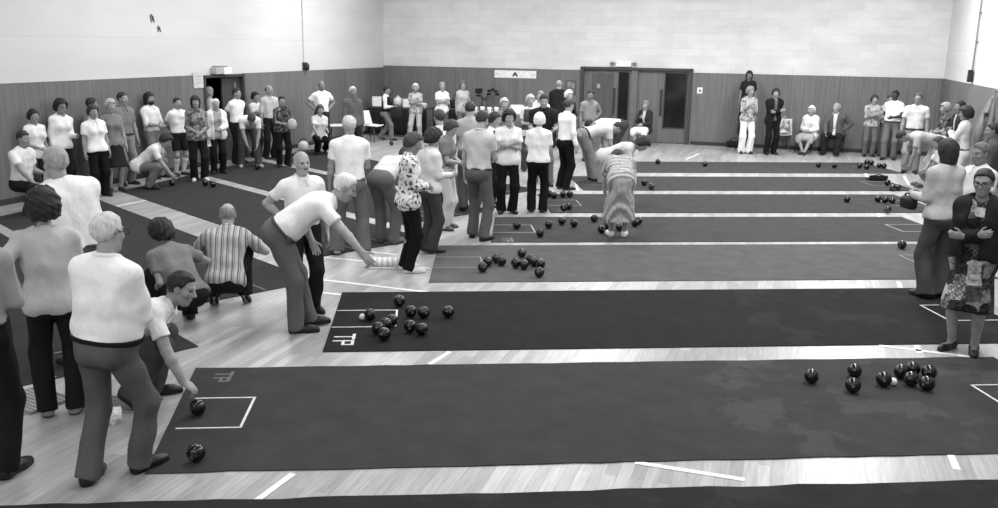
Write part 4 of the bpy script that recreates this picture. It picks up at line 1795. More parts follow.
# crumpled paper
b = MB()
bmesh.ops.create_icosphere(b.bm, subdivisions=3, radius=.07)
rr = random.Random(3)
for v_ in b.bm.verts:
    k = 1 + .35 * math.sin(v_.co.x * 70 + 1) * math.sin(v_.co.y * 63) * math.cos(v_.co.z * 55) + rr.uniform(-.12, .12)
    v_.co = Vector((v_.co.x * k, v_.co.y * k * .8, v_.co.z * k * .85))
zmin_ = min(v_.co.z for v_ in b.bm.verts)
for v_ in b.bm.verts:
    v_.co.z -= zmin_
o = b.build('crumpled_paper', plain(.93, .8, .1, 'white_paper'))
o.location = at(113, 424)
tag(o, 'crumpled white paper on the boards behind the white-haired man\'s legs', 'paper')

# black wedge-shaped tray
p, rz = facing(876.5, 180.5, 20)
o = empty('bowl_scoop', p + np.array([0, 0, .009]), rz, 'small black tray lying at the right end of the second mat from the back', 'tray')
b = MB().box((0, 0, .02), (.38, .24, .04), bev=.01)
b.box((0, .1, .06), (.38, .04, .1), bev=.01)
b.build('tray', plain(.1, .6, .3, 'black_tray'), o)
MB().tube([(-.14, .1, .1), (0, .1, .135), (.14, .1, .1)], .012, 8).build('handle', plain(.16, .5, .3, 'tray_handle'), o)

# white ball bag by the left wall
p, rz = facing(303.5, 151, 30)
o = empty('ball_bag', p, rz, 'white rounded bag with a dark strap beside the kneeling woman', 'bag')
MB().lathe([(.02, 0), (.1, .015), (.135, .07), (.135, .17), (.1, .23), (.04, .255)], (0, 0, 0), 20, .75).build('bag_body', plain(.8, .6, .2, 'white_bag'), o, True)
MB().tube([(-.115, 0, .15), (-.09, .0, .28), (0, 0, .32), (.09, 0, .28), (.115, 0, .15)], .012, 8).build('strap', plain(.15, .6, .2, 'dark_strap'), o, True)
# dark bag lying at the foot of the back wall
p, rz = facing(733.5, 147.5, 0)
o = empty('holdall', p, rz, 'low dark bag on the floor against the back wall', 'bag')
MB().box((0, 0, .09), (.42, .22, .18), bev=.05).build('bag_body', plain(.14, .8, .2, 'dark_bag'), o, True)
MB().tube([(-.1, 0, .17), (-.06, 0, .26), (.06, 0, .26), (.1, 0, .17)], .012, 8).build('handle', plain(.1, .6, .2, 'dark_strap'), o)


# ------------------------------------------------------------------ seats and tables
def chair(px, py, face, label, shell, leg_tone, group='chairs around the hall', floor_z=0.0):
    p, rz = facing(px, py, face)
    o = empty('stacking_chair', p, rz, label, 'chair', group)
    ms = plain(shell, .5, .3, 'chair_shell')
    MB().grid(lambda s, t: Vector((-.22 + .44 * s, -.2 + .42 * t, .44 + .03 * (2 * s - 1) ** 2 - .02 * t + (.02 if t > .9 else 0))), 10, 8).build('seat', ms, o, True, .018)
    MB().grid(lambda s, t: Vector(((-.22 + .44 * s) * (1 - .12 * t), -.21 - .1 * t + .05 * (2 * s - 1) ** 2, .46 + .38 * t)), 10, 8).build('backrest', ms, o, True, .018)
    ml = plain(leg_tone, .35, .5, 'chair_leg')
    for sx_ in (-1, 1):
        MB().tube([(sx_ * .17, .15, .44), (sx_ * .21, .2, 0)], .013, 8).build('leg', ml, o, True)
        MB().tube([(sx_ * .17, -.15, .44), (sx_ * .21, -.24, 0)], .013, 8).build('leg', ml, o, True)
    MB().tube([(-.18, .15, .43), (.18, .15, .43)], .012, 8).tube([(-.18, -.15, .43), (.18, -.15, .43)], .012, 8).build('seat_frame', ml, o, True)
    return o


chair(373, 141.5, 55, 'empty white shell chair against the left wall', .9, .3)
chair(782, 150.5, 0, 'chair with a pale seat holding a white bag on the back wall side', .8, .2)
chair(637, 145.5, -20, 'dark chair under the woman seated before the double doors', .3, .18)
chair(804.5, 151.5, -15, 'chair under the white-haired woman by the back wall', .35, .18)
chair(835, 152, -5, 'chair under the suited man by the back wall', .3, .18)
p = at(782, 150.5)
o = empty('shopping_bag', (p[0], p[1], .475), -math.atan2(p[0], p[1]) + PI, 'pale patterned bag sitting on the chair by the dark-suited standing person', 'bag')
m = NT('bag_print', .8, .1)
m.color(m.ramp(m.noise(m.coord(), 9, 3), [(.4, .45), (.6, .85)]))
MB().grid(lambda s, t: Vector(((.17 - .05 * t) * math.cos(2 * PI * s), (.1 - .04 * t) * math.sin(2 * PI * s), .36 * t)), 24, 8).build('bag_body', m.m, o, True, .01)
for k in (-1, 1):
    MB().tube([(-.06, k * .05, .35), (-.03, k * .05, .44), (.03, k * .05, .44), (.06, k * .05, .35)], .008, 6).build('handle', plain(.7, .6, .2, 'bag_handle'), o)


def table(px, py, face, L, W, Hh, label, top, skirt=None, legt=.25):
    p, rz = facing(px, py, face)
    if face is ROOM:
        rz = ROOM + PI
    o = empty('trestle_table' if L > .8 else 'folding_table', p, rz, label, 'table')
    MB().box((0, 0, Hh - .018), (L, W, .036), bev=.008).build('table_top', plain(top, .5, .3, 'table_top'), o)
    for sx_ in (-1, 1):
        for sy_ in (-1, 1):
            MB().tube([(sx_ * (L / 2 - .08), sy_ * (W / 2 - .06), Hh - .03), (sx_ * (L / 2 - .05), sy_ * (W / 2 - .05), 0)], .016, 8).build('leg', plain(legt, .4, .4, 'table_leg'), o)
    if skirt is not None:
        MB().grid(lambda s, t: Vector((-L / 2 + L * s, W / 2 + .012 + .012 * math.sin(s * 60), Hh - .04 - (Hh - .1) * t)), 60, 4).build('cloth_front', cloth(skirt), o, True, .006)
    return o, p, rz, Hh


table(339.5, 148.5, 15, .62, .42, .62, 'little pale folding table beside the kneeling woman', .85)
tb = table(402, 135.8, ROOM, 1.9, .7, .86, 'long refreshment table with a dark front at the back left corner', .3, .16)
tb2 = table(461, 135.5, ROOM, 1.5, .6, .82, 'long table behind the arms-crossed woman in white', .35, .15)
tb3 = table(507, 147, ROOM, 2.1, .7, .92, 'table of white crockery behind the women at the back', .6, .38)


def on_table(t, x, y):
    o, p, rz, Hh = t
    return (p[0] + x * math.cos(rz) - y * math.sin(rz), p[1] + x * math.sin(rz) + y * math.cos(rz), Hh)


M_CHINA = plain(.92, .35, .4, 'china')


def cup(loc, label, group, s=1.0):
    o = MB().lathe([(.03 * s, 0), (.035 * s, .01), (.05 * s, .07 * s), (.06 * s, .14 * s), (.052 * s, .14 * s), (.04 * s, .05 * s)], (0, 0, 0), 16).build('cup', M_CHINA, smooth=True)
    MB().tube([(.05 * s, 0, .11 * s), (.09 * s, 0, .1 * s), (.085 * s, 0, .05 * s), (.045 * s, 0, .04 * s)], .008 * s, 6).build('handle', M_CHINA, o, True)
    o.location = loc
    return tag(o, label, 'cup', group)


def urn(loc, label, tone=.85, s=1.0):
    o = empty('tea_urn', loc, 0, label, 'urn')
    MB().lathe([(.1 * s, 0), (.13 * s, .02), (.14 * s, .15 * s), (.13 * s, .26 * s), (.08 * s, .3 * s)], (0, 0, 0), 18).build('urn_body', plain(tone, .3, .5, 'urn'), o, True)
    MB().lathe([(.085 * s, .295 * s), (.05 * s, .33 * s), (.02 * s, .34 * s), (.02 * s, .37 * s)], (0, 0, 0), 14).build('lid', plain(tone * .9, .3, .5, 'urn'), o, True)
    return o


def box_thing(loc, size, label, tone, name='carton', rz=.2):
    o = empty(name, loc, rz, label, 'box')
    MB().box((0, 0, size[2] / 2), size, bev=.008).build('carton_body', plain(tone, .7, .2, 'card'), o)
    for k in (-1, 1):
        MB().box((0, k * size[1] * .26, size[2] + .006), (size[0] * .96, size[1] * .46, .01), Matrix.Rotation(k * .12, 3, 'X'), .002).build('flap', plain(tone * .94, .7, .2, 'card_flap'), o)
    return o


box_thing(on_table(tb, .75, .1), (.3, .24, .26), 'white box at the left end of the refreshment table', .9)
urn(on_table(tb, .42, .0), 'dark urn on the refreshment table between white boxes', .25, .9)
urn(on_table(tb, .1, .05), 'pale urn in the middle of the refreshment table', .85, .9)
box_thing(on_table(tb, -.25, .05), (.36, .24, .22), 'white box right of the pale urn on the refreshment table', .9)
for i in range(4):
    cup(on_table(tb, -.5 - .1 * i, .08 + .08 * (i % 2)), 'white cup on the right part of the refreshment table', 'cups on the refreshment table')
for i in range(6):
    cup(on_table(tb3, 0.85 - .2 * i + .04 * (i % 2), .2 - .12 * (i % 2)), 'white cup on the crockery table behind the women', 'cups on the crockery table')
box_thing(on_table(tb3, -.3, .1), (.34, .25, .2), 'white box on the crockery table left of its urn', .9)
urn(on_table(tb3, -.8, .05), 'white urn on the crockery table', .9)
# dark flowers in a vase
o = empty('flower_vase', on_table(tb2, -.72, .0), .3, 'vase of dark flowers on the table at the back', 'vase')
MB().lathe([(.05, 0), (.08, .06), (.09, .14), (.05, .22), (.06, .26)], (0, 0, 0), 16).build('vase', plain(.35, .3, .5, 'vase_glaze'), o, True)
rr = random.Random(5)
for k in range(11):
    a, e = rr.uniform(0, 2 * PI), rr.uniform(.15, .5)
    tip = Vector((e * math.cos(a) * .9, e * math.sin(a) * .6, .62 - e * .5 + rr.uniform(0, .1)))
    MB().tube([(0, 0, .22), tip * .6 + Vector((0, 0, .12)), tip], .006, 5).build('stem', plain(.2, .7, .2, 'stem'), o, True)
    q = MB()
    for j in range(6):
        t = j * PI / 3
        c = tip + Vector((.035 * math.cos(t), .035 * math.sin(t), .01))
        bmesh.ops.create_icosphere(q.bm, subdivisions=1, radius=.036, matrix=Matrix.Translation(c))
    q.build('flower', plain(.14, .8, .2, 'petal'), o, True)
# dark handbag on that table
o = empty('handbag', on_table(tb2, .12, .1), .2, 'dark handbag on the table between the arms-crossed woman and the flowers', 'bag')
MB().box((0, 0, .13), (.36, .16, .26), bev=.05).build('bag_body', plain(.12, .5, .3, 'dark_leather'), o, True)
MB().tube([(-.1, 0, .25), (-.07, 0, .4), (.07, 0, .4), (.1, 0, .25)], .014, 8).build('handle', plain(.1, .5, .3, 'dark_leather2'), o, True)
# coat hanging on the right wall
c0 = on_wall(993, 99, 'd', D_RIGHT - .24)
o = empty('hanging_coat', rp(c0[0], c0[1] - .14, 0), ROOM, 'long pale grey coat hanging on the right wall', 'coat')


def coat(s, t):
    wdt = .04 + .28 * min(1, t * 2.2) ** .7 + .09 * t
    k = (s - .5) * 2
    fold = .035 * math.sin(s * 24 + t * 1.5) * min(1, t * 2)
    # opened towards the camera: half against the wall, half turned out
    return Vector((k * wdt * .75, -.12 * (1 - k * k) * min(1, t * 3) + fold + k * wdt * .5, 1.93 - 1.15 * t))


MB().grid(coat, 48, 24).build('coat_body', cloth(.56), o, True, .02)
MB().tube([(-.13, -.16, 1.62), (-.22, -.24, 1.4), (-.24, -.24, 1.05)], [.05, .06, .055], 12).build('sleeve', cloth(.5), o, True)
MB().tube([(.13, -.04, 1.62), (.2, -.06, 1.4), (.2, -.08, 1.08)], [.05, .06, .055], 12).build('sleeve', cloth(.5), o, True)
MB().tube([(.2, .05, 1.97), (.1, .03, 1.99), (0, 0, 2.0), (0, 0, 1.93)], .012, 8).build('hook', plain(.3, .3, .5, 'hook'), o)
# ------------------------------------------------------------------ people
PEOPLE = []


def _h_for(loc, py):
    """Standing height of a person at loc whose head top shows at row py."""
    best, bz = 1e9, 1.75
    for z in np.linspace(1.0, 2.3, 261):
        q = np.array([loc[0], loc[1], loc[2] + z]) - np.array([0, 0, CAM_H])
        y = 254 - F_PX * (q @ CU) / (q @ CF)
        if abs(y - py) < best:
            best, bz = abs(y - py), z
    return bz


def person(label, face, feet=None, top_y=None, head=None, h=None, z=0.0, **k):
    """feet: pixel of the ground between the shoes (top_y: row of the top of the head), or head: pixel of the top of the head for a height h."""
    if feet is not None:
        loc = at(feet[0], feet[1])
        loc[2] = z
        if top_y is not None and h is None:
            h = min(1.9, max(1.5, _h_for(loc, top_y) * 1.75 / 1.765))
    else:
        loc = at(head[0], head[1], z + h * 1.008)
        loc[2] = z
    if z == 0 and any(on_carpet(loc[0] + a, loc[1] + b) for a in (-.12, 0, .12) for b in (-.12, 0, .12)):
        loc[2] = .009
    k.update(label=label, face=face, loc=loc, seed=len(PEOPLE) * 7 + 3)
    if h:
        k['h'] = h
    PEOPLE.append(k)
    return k


TR = 'trousers'
# --- near left
person('person cut by the left edge in a grey sweater and black trousers', 150, feet=(-5, 474), h=1.72, top=('long', .62), knit=1, tuck=False, hem=.10, waist=.13,
       bottom=(TR, .12), armL='belly', armR='belly', hair=('short', .3), shoe=.08)
person('dark curly-haired person in a pale patterned shirt, hand on hip, at the left', 172, feet=(63, 412), h=1.62, fem=1, top=('blouse', .76), hem=-.08, waist=-.075, bottom=(TR, .13),
       armL='hip', armR='fwd', hair=('curly', .1), lean=-2, side=1, wide=1.12, shoe=.55, twist=10)
person('big grey-haired man seen from behind in a loose white shirt, hand to his chin', 212, head=(67, 149), h=1.8, wide=1.28, fat=.06, top=('long', .93), rolled=1, bottom=(TR, .3),
       armL='chin', armR='fwd', hair=('short', .62), side=-7, loose=.03, skin=.62)
person('balding white-haired man from behind, white long-sleeved shirt, belted dark grey trousers', 140, feet=(118, 478), top_y=214, top=('long', .95), bottom=(TR, .36), belt=.12,
       armR='belly', armL='belly', hair=('short', .8), glasses=1, fat=.07, wide=1.12, footL=(-.14, -.08, 0), footR=(.09, .16, 0, -20), kpoleR=(.8, 1, .1), hip=.915, lean=4, side=3, hyaw=-10, skin=.6, shoe=.1)
person('dark-haired man crouching in a white polo, reaching a bowl onto the near mat', 82, feet=(134, 404), h=1.76, hip=.42, hipy=-.16, lean=48, bend=60, top=('shirt', .94), bottom=(TR, .3),
       footR=(.13, -.05, 0, -8, 45), footL=(-.15, .16, 0, 5), kpoleR=(.2, 1, -.2), armR=tuple(at(193, 404, .125)) + (42,), world='R', handR=(.05, .75, -.65, -.2, -.4, -.5), armL='knee',
       hair=('short', .14), hpitch=-4, hyaw=-4, skin=.55, sole=.2, twist=-14)
person('woman crouching with her back turned, dark curly hair, grey sweater', 208, feet=(180, 323), h=1.66, fem=1, hip=.33, hipy=-.2, lean=38, bend=42, top=('tee', .50), knit=1, hem=-.03, bottom=(TR, .13),
       footR=(.15, .08, 0), footL=(-.15, -.05, 0, 10, 30), armR='knee', armL='fwd', hair=('curly', .12), skin=.5, wide=1.15)
person('bald man crouching with his back turned in a striped shirt', 170, feet=(229, 306.5), h=1.7, hip=.32, hipy=-.12, lean=26, bend=34, top=('shirt', 'striped'), tuck=False, hem=-.06, bottom=(TR, .13),
       footR=(.15, .05, 0, -10, 45), footL=(-.15, .0, 0, 10, 45), armR='knee', armL='knee', hair=('sides', .55), skin=.66, wide=1.12, shoe=.12)
# --- the pair by the lettered mat
person('white-haired man stooping with his arm stretched towards the towel, white polo', 86, feet=(303, 329), h=1.8, hip=.93, hipy=-.18, lean=50, bend=68, top=('shirt', .94), bottom=(TR, .40), fat=.05, belt=.3,
       armR=tuple(at(369, 261, .76)) + (18,), world='R', armL=(-.16, .1, .8, 30), hair=('short', .85), hpitch=2, skin=.62, footR=(.1, -.02, 0, 0), footL=(-.1, .08, 0, 6), shoe=.1)
person('bald man with a moustache facing the camera, hand on hip, behind the stooping man', 15, feet=(306, 312), top_y=152, top=('shirt', .92), bottom=(TR, .15), armR='hip', armL='down', hair=('sides', .4),
       beard=.4, hyaw=8, hpitch=6, shoe=.1, skin=.6)
person('man from behind in a white short-sleeved shirt and grey flared trousers, light shoes', 176, feet=(352, 254), top_y=118, top=('shirt', .93), bottom=(TR, .42), armL='down', armR='belly', hair=('short', .74),
       footL=(-.2, .02, 0), footR=(.16, 0, 0), flare=.03, shoe=.72, wide=1.1, skin=.5, belt=.42)
person('man bending forward behind the floral-jacketed woman, pale shirt, grey trousers', 150, feet=(389, 243), h=1.74, hip=.90, hipy=-.2, lean=58, bend=82, top=('long', .84), bottom=(TR, .40), armR='hang', armL='hang',
       hair=('short', .2), hpitch=20, shoe=.4)
person('woman in a floral-print jacket, black trousers and white shoes, seen from behind', 108, feet=(409, 271), top_y=134, fem=1, top=('long', 'floral'), tuck=False, hem=-.15, bottom=(TR, .1), armR='belly', armL='belly',
       hair=('wavy', .22), hpitch=22, twist=-14, shoe=.86, sole=.8, loose=.016, collar=1, skin=.5, flare=.0)
person('dark curly-haired person in a pale top and dark grey trousers beside the floral jacket', 120, feet=(430, 252), top_y=131, fem=1, top=('long', .84), tuck=False, hem=-.05, bottom=(TR, .26), armR='fwd', armL='fwd',
       hair=('curly', .12), hpitch=20, shoe=.2, flare=.03)
person('person in a grey knitted top and white trousers looking down', 75, feet=(446, 229), top_y=120, fem=1, top=('tee', .5), knit=1, bottom=(TR, .8), armR='belly', armL='belly', hair=('wavy', .22), hpitch=30, shoe=.35, flare=.03)
person('dark-haired man with a white collar behind the group of lookers-on', 200, head=(440.5, 110.5), h=1.7, top=('shirt', .9), bottom=(TR, .3), hair=('short', .24), hpitch=10)
person('man in a pale shirt from behind with his head bent, centre group', 178, head=(470, 103), h=1.75, top=('shirt', .68), bottom=(TR, .35), hair=('short', .2), hpitch=18, wide=1.1)
person('tall man from behind in a pale polo and dark grey trousers, head bowed', 150, feet=(478, 239), top_y=111, top=('shirt', .76), bottom=(TR, .36), armR='belly', armL='down', hair=('short', .2), hpitch=28,
       footL=(-.12, .08, 0), footR=(.14, -.04, 0), shoe=.1, belt=.2, wide=1.05)
person('dark-haired person half hidden left of the arms-crossed woman', 70, feet=(491, 206), top_y=113, fem=1, top=('tee', .86), bottom=(TR, .14), hair=('wavy', .15), hpitch=15, armR='belly', armL='belly', vest=.2)
person('dark curly-haired woman facing the camera, arms crossed, white V-neck blouse', 8, feet=(507, 213), top_y=111, fem=1, top=('blouse', .92), hem=-.08, bottom=(TR, .1), armR='cross', armL='cross', hair=('curly', .1),
       hyaw=6, wide=1.1, skin=.58, flare=.02)
person('white-haired woman from behind in a white top and black trousers', 174, feet=(537, 212), top_y=114, fem=1, top=('tee', .92), hem=-.02, bottom=(TR, .1), armR='fwd', armL='fwd', hair=('wavy', .9), wide=1.12, fat=.03,
       flare=.02)
person('dark-haired man leaning forward in a dark polo shirt', 2, feet=(541.5, 185), top_y=94, top=('shirt', .15), bottom=(TR, .48), armR='fwd', armL='fwd', hair=('short', .14), lean=8, hpitch=18, shoe=.1, skin=.52, wide=1.25,
       footL=(-.16, .1, 0), footR=(.14, -.1, 0))
person('man in a long-sleeved white shirt and black trousers standing right of centre', 128, feet=(564, 189.5), top_y=99.5, top=('long', .95), bottom=(TR, .09), armR='down', armL='belly', hair=('short', .25), hpitch=14, shoe=.1)
person('white-haired woman in grey behind the crockery table, below the banner', 10, head=(504, 99), h=1.58, fem=1, top=('tee', .55), bottom=(TR, .3), armR='belly', armL='belly', hair=('wavy', .72))
person('pale-haired woman in white with a dark vest behind the crockery table', 15, head=(530, 95.5), h=1.62, fem=1, top=('tee', .85), vest=.3, bottom=(TR, .3), armR='fwd', armL='fwd', hair=('wavy', .7), hpitch=10)
person('grey-haired person mostly hidden behind the man in the dark polo', 20, head=(540, 91.5), h=1.68, top=('shirt', .85), bottom=(TR, .35), armR='belly', armL='belly', hair=('short', .5), hyaw=-20)
person('bald man in a dark suit and white collar, back to the camera by the wall', 178, feet=(557, 148), top_y=80.5, top=('jacket', .14), open=0, inner=.95, bottom=(TR, .15), armR='belly', armL='belly', hair=('sides', .55))
person('white-haired person in dark clothes beside the dark-suited man', 40, head=(568, 91), h=1.62, fem=1, top=('jacket', .16), inner=.4, bottom=(TR, .18), hair=('wavy', .86), armR='belly', armL='belly')
person('dark-haired man in a grey polo and pale shorts before the double doors', 25, feet=(587, 160.5), top_y=90, top=('shirt', .52), bottom=('shorts', .66), armL='hip', armR='down', hair=('short', .12), hpitch=20, hyaw=-20, skin=.42,
       footR=(.14, .12, 0), shoe=.12, fat=.03)
person('woman seated by the double doors in a dark jacket and white skirt', -25, feet=(638, 147.5), h=1.62, fem=1, hip=.50, hipy=-.42, lean=2, top=('jacket', .2), inner=.8, bottom=('skirt', .92), armR='chest', armL='belly',
       hair=('wavy', .5), footR=(.1, .02, 0), footL=(-.08, .08, 0), skin=.5)
# --- bending by the far mats
person('man bending low to the right in a pale shirt and mid-grey trousers, dark belt', 112, feet=(594, 181), h=1.78, hip=.92, hipy=-.26, lean=70, bend=88, top=('shirt', .78), bottom=(TR, .50), belt=.1, armR='hang', armL='hang', hair=('short', .15),
       hpitch=35, shoe=.1, skin=.5)
person('dark-haired man bending to the left in a white shirt behind the other bending man', -80, feet=(609, 166), h=1.75, hip=.92, hipy=-.25, lean=78, bend=95, top=('shirt', .92), bottom=(TR, .25), armR='hang', armL='hang', hair=('short', .12),
       hpitch=50, skin=.4)
person('woman in a tiered banded dress bending over the mat, back to the camera, white shoes', 186, feet=(617, 236.5), h=1.66, fem=1, hip=.90, hipy=-.26, lean=52, bend=80, top=('dress', 'banded'), skirt=.5, skflare=.07, skend=(0, -.15, .30),
       tier=1, armR='hang', armL='hang', hair=('wavy', .16), hpitch=45, shoe=.86, sole=.8, pleat=.008, wide=1.2, skin=.5)
person('dark-haired woman in a pale blouse bending to the right beyond the banded dress', 85, feet=(614, 206), h=1.64, fem=1, hip=.9, hipy=-.22, lean=62, bend=80, top=('tee', .76), bottom=('skirt', .6), armR='hang', armL='hang', hair=('curly', .13),
       hpitch=20, skin=.5)
# --- back wall, right
person('fair-haired woman in a pale blouse and white flared trousers by the back wall', 15, feet=(745, 153.5), top_y=87, fem=1, top=('long', 'lightprint'), rolled=1, tuck=False, hem=-.06, bottom=(TR, .93), flare=.035, armR='chest', armL='fwd', hair=('wavy', .55),
       hyaw=25, skin=.5)
person('long-haired woman in dark clothes, standing tall behind the woman in white trousers', 0, feet=(743.5, 149.3), z=.46, h=1.62, fem=1, top=('dress', .15), skirt=.6, hair=('long', .12), armR='down', armL='down', skin=.36)
person('person in a dark trouser suit, arms folded, left of the seated couple', 25, feet=(770, 154.5), top_y=89, top=('jacket', .13), inner=.4, bottom=(TR, .11), armR='fold', armL='fold', hair=('wavy', .16), hyaw=-15, skin=.5, flare=.02)
person('white-haired woman seated in a white cardigan and pale skirt', -18, feet=(803.5, 154.5), h=1.62, fem=1, hip=.50, hipy=-.40, lean=3, top=('tee', .85), cardigan=.9, bottom=('skirt', .66), armR='belly', armL='belly', hair=('wavy', .86),
       footR=(.05, .04, 0), footL=(-.06, .14, 0), shoe=.2)
person('balding man seated in a suit with a pale tie', -8, feet=(830, 155.5), h=1.76, hip=.50, hipy=-.42, lean=6, top=('jacket', .36), inner=.88, tie=.86, bottom=(TR, .16), armR='knee', armL='hip', hair=('sides', .8), hyaw=-25, footR=(.18, .0, 0),
       footL=(-.16, .05, 0), wide=1.1)
# --- right side
person('person in a pale print shirt, arms folded, grey trousers, by the back wall corner', 10, feet=(868, 156.5), top_y=95.5, top=('long', 'lightprint'), rolled=1, tuck=False, hem=-.06, bottom=(TR, .4), armR='cross', armL='cross', hair=('wavy', .2), hyaw=10, skin=.5)
person('dark-skinned man in a bright white shirt leaning back on the wall', -5, feet=(888, 159.5), top_y=91, top=('shirt', .95), bottom=(TR, .42), armR='behind', armL='belly', hair=('short', .1), lean=-3, hyaw=-25, skin=.27, fat=.03, belt=.2,
       footR=(.12, .12, 0), footL=(-.12, 0, 0))
person('man half hidden behind the dark-skinned man in white', 25, feet=(883, 156.5), top_y=95.5, top=('shirt', .78), bottom=(TR, .35), hair=('short', .2), armR='belly', armL='belly', skin=.5)
person('man in a pale polo with chest pocket and dark belt, arms at his sides', -2, feet=(909, 173), top_y=93.5, top=('shirt', .84), bottom=(TR, .55), belt=.2, hair=('short', .25), glasses=1, skin=.48, wide=1.1)
person('person in pale trousers bending to the left over the mats at the right', -72, feet=(921, 187), h=1.74, hip=.93, hipy=-.24, lean=72, bend=92, top=('shirt', .66), bottom=(TR, .68), armR='hang', armL='hang', hair=('short', .15), hpitch=40, shoe=.3,
       skin=.42)
person('pale-haired woman in a dark print top turned to the left, right wall group', -75, head=(948, 103.5), h=1.6, fem=1, top=('tee', 'darkprint'), bottom=(TR, .2), armR='belly', armL='belly', hair=('wavy', .55), skin=.45)
person('dark-haired person with a dark jacket behind the woman in the pale jacket', -65, head=(963, 101.5), h=1.7, top=('jacket', .2), inner=.7, bottom=(TR, .2), armR='belly', armL='belly', hair=('short', .1), skin=.4)
person('dark curly-haired woman in a pale jacket and white trousers facing left', -105, head=(969, 108), h=1.68, fem=1, top=('long', .8), tuck=True, bottom=(TR, .84), belt=.2, armR='chest', armL='chest', hair=('curly', .1), skin=.42)
person('dark-haired person cut by the right edge, turned to the left', -80, head=(997, 124), h=1.66, top=('jacket', .3), inner=.7, bottom=(TR, .2), armR='belly', armL='belly', hair=('short', .12), skin=.4)
person('person in white crouching behind the dark-bobbed woman', -70, feet=(936, 196), h=1.6, fem=1, hip=.42, hipy=-.18, lean=24, top=('tee', .84), bottom=(TR, .4), armR='knee', armL='knee', hair=('wavy', .2), skin=.42,
       footR=(.14, .05, 0), footL=(-.14, -.04, 0, 8, 30))
person('woman with a dark bob from behind in a grey sweater, bag under her arm', 222, feet=(931, 297), top_y=142, fem=1, top=('long', .68), knit=1, collar=0, tuck=False, hem=-.02, bottom=(TR, .28), flare=.045, armL='fwd', armR='belly', hair=('bob', .12),
       wide=1.15, shoe=.15, skin=.5)
person('person in a white shirt behind the bespectacled woman, brownish hair', -45, head=(985, 144), h=1.68, top=('shirt', .88), bottom=(TR, .3), armR='belly', armL='belly', hair=('short', .36), skin=.4)
person('bespectacled woman in a patchwork print dress and dark cardigan, arms folded', -12, feet=(961, 351), top_y=170, fem=1, top=('dress', 'patchwork'), cardigan=.15, jhem=.02, gap=.045, skirt=.50, skflare=.07, glasses=1, armR='fold', armL='fold',
       hair=('short', .13), skin=.46, shoe=.1, pumps=1, fat=.05, wide=1.0, hpitch=8)
# --- left wall, from the left edge
person('woman in a white T-shirt standing leftmost against the wall', 35, feet=(41, 200.5), top_y=111.5, fem=1, top=('tee', .92), bottom=(TR, .2), armR='clasp', armL='down', hair=('wavy', .14), skin=.48)
person('woman in a white long-sleeved top and glasses, second along the left wall', 30, feet=(66, 195.5), top_y=100.5, fem=1, top=('long', .95), collar=0, tuck=False, hem=-.04, bottom=(TR, .15), armL='fwd', armR='down', hair=('curly', .13), glasses=1, skin=.48, side=-4)
person('man kneeling in a white shirt by the left wall', 45, feet=(30, 213), h=1.72, hip=.46, hipy=-.1, lean=10, top=('shirt', .9), bottom=(TR, .14), armR='knee', armL='fwd', hair=('short', .15), skin=.48,
       footR=(.14, .14, 0), footL=(-.14, -.2, 0, 5, 55), kpoleL=(-.2, 1, -.5))
person('dark-haired man in a pale grey shirt behind the woman in the white blouse', 105, feet=(97, 190), top_y=98.5, top=('shirt', .68), bottom=(TR, .15), armR='down', armL='belly', hair=('short', .14), skin=.42)
person('dark-haired woman in a white blouse and black trousers, arms out a little', 25, feet=(101, 196.5), top_y=106, fem=1, top=('blouse', .95), hem=-.03, bottom=(TR, .1), armR='down', armL='down', hair=('wavy', .2), skin=.5, side=3, collar=1, wide=1.08)
person('blonde woman in a dark skirt beside the woman in the white blouse', 20, feet=(117, 191.5), top_y=100.5, fem=1, top=('sleeveless', .5), bottom=('skirt', .16), armR='down', armL='down', hair=('wavy', .66), skin=.52, shoe=.3)
person('tall man in a grey shirt and belted grey trousers against the left wall', 35, feet=(128, 184.8), top_y=93, top=('shirt', .50), bottom=(TR, .52), belt=.22, armR='down', armL='down', hair=('short', .17), hyaw=15, skin=.5, shoe=.2)
person('long-haired bearded man in a white shirt leaning on the left wall', 45, feet=(160, 178), top_y=93.5, top=('long', .9), rolled=1, bottom=(TR, .5), armR='belly', armL='belly', hair=('bob', .12), beard=.14, beard_full=1, lean=-4, hipy=-.12, skin=.48)
person('person crouching in a pale shirt with a hand to the floor, left wall', 75, feet=(150, 188.5), h=1.7, hip=.42, hipy=-.18, lean=44, bend=52, top=('shirt', .88), tuck=False, bottom=(TR, .46), armR=(.18, .5, .2, 40), armL='knee', hair=('wavy', .13), hpitch=20, skin=.48,
       footR=(.14, .06, 0), footL=(-.14, -.05, 0, 8, 35))
person('man in a white shirt, dark shorts and pale knee socks', 35, feet=(181, 175.5), top_y=98, top=('shirt', .9), bottom=('shorts', .13), socks=.8, armR='behind', armL='down', hair=('short', .18), beard=.2, skin=.5, shoe=.2)
person('dark-haired woman in a print shirt, black trousers and white shoes', 8, feet=(200, 180.5), top_y=96.5, fem=1, top=('long', 'print'), rolled=1, tuck=False, hem=-.08, bottom=(TR, .12), armR='clasp', armL='clasp', hair=('bob', .12), shoe=.85, skin=.48, flare=.02)
person('fair-haired person in white standing inside the dark left doorway', 140, feet=(212, 163.5), top_y=88, fem=1, top=('tee', .82), bottom=(TR, .4), hair=('wavy', .5), armR='belly', armL='belly')
person('white-haired woman in a white cardigan over a grey top', 12, feet=(219, 173.5), top_y=102, fem=1, top=('tee', .66), cardigan=.93, gap=.07, bottom=(TR, .12), armR='down', armL='belly', hair=('short', .82), lean=6, skin=.54, shoe=.15)
person('dark-haired man in a white shirt and dark trousers beside the left doorway', 45, feet=(239, 163.5), top_y=88.5, top=('shirt', .95), bottom=(TR, .14), armR='behind', armL='behind', hair=('short', .15), hyaw=10, skin=.48)
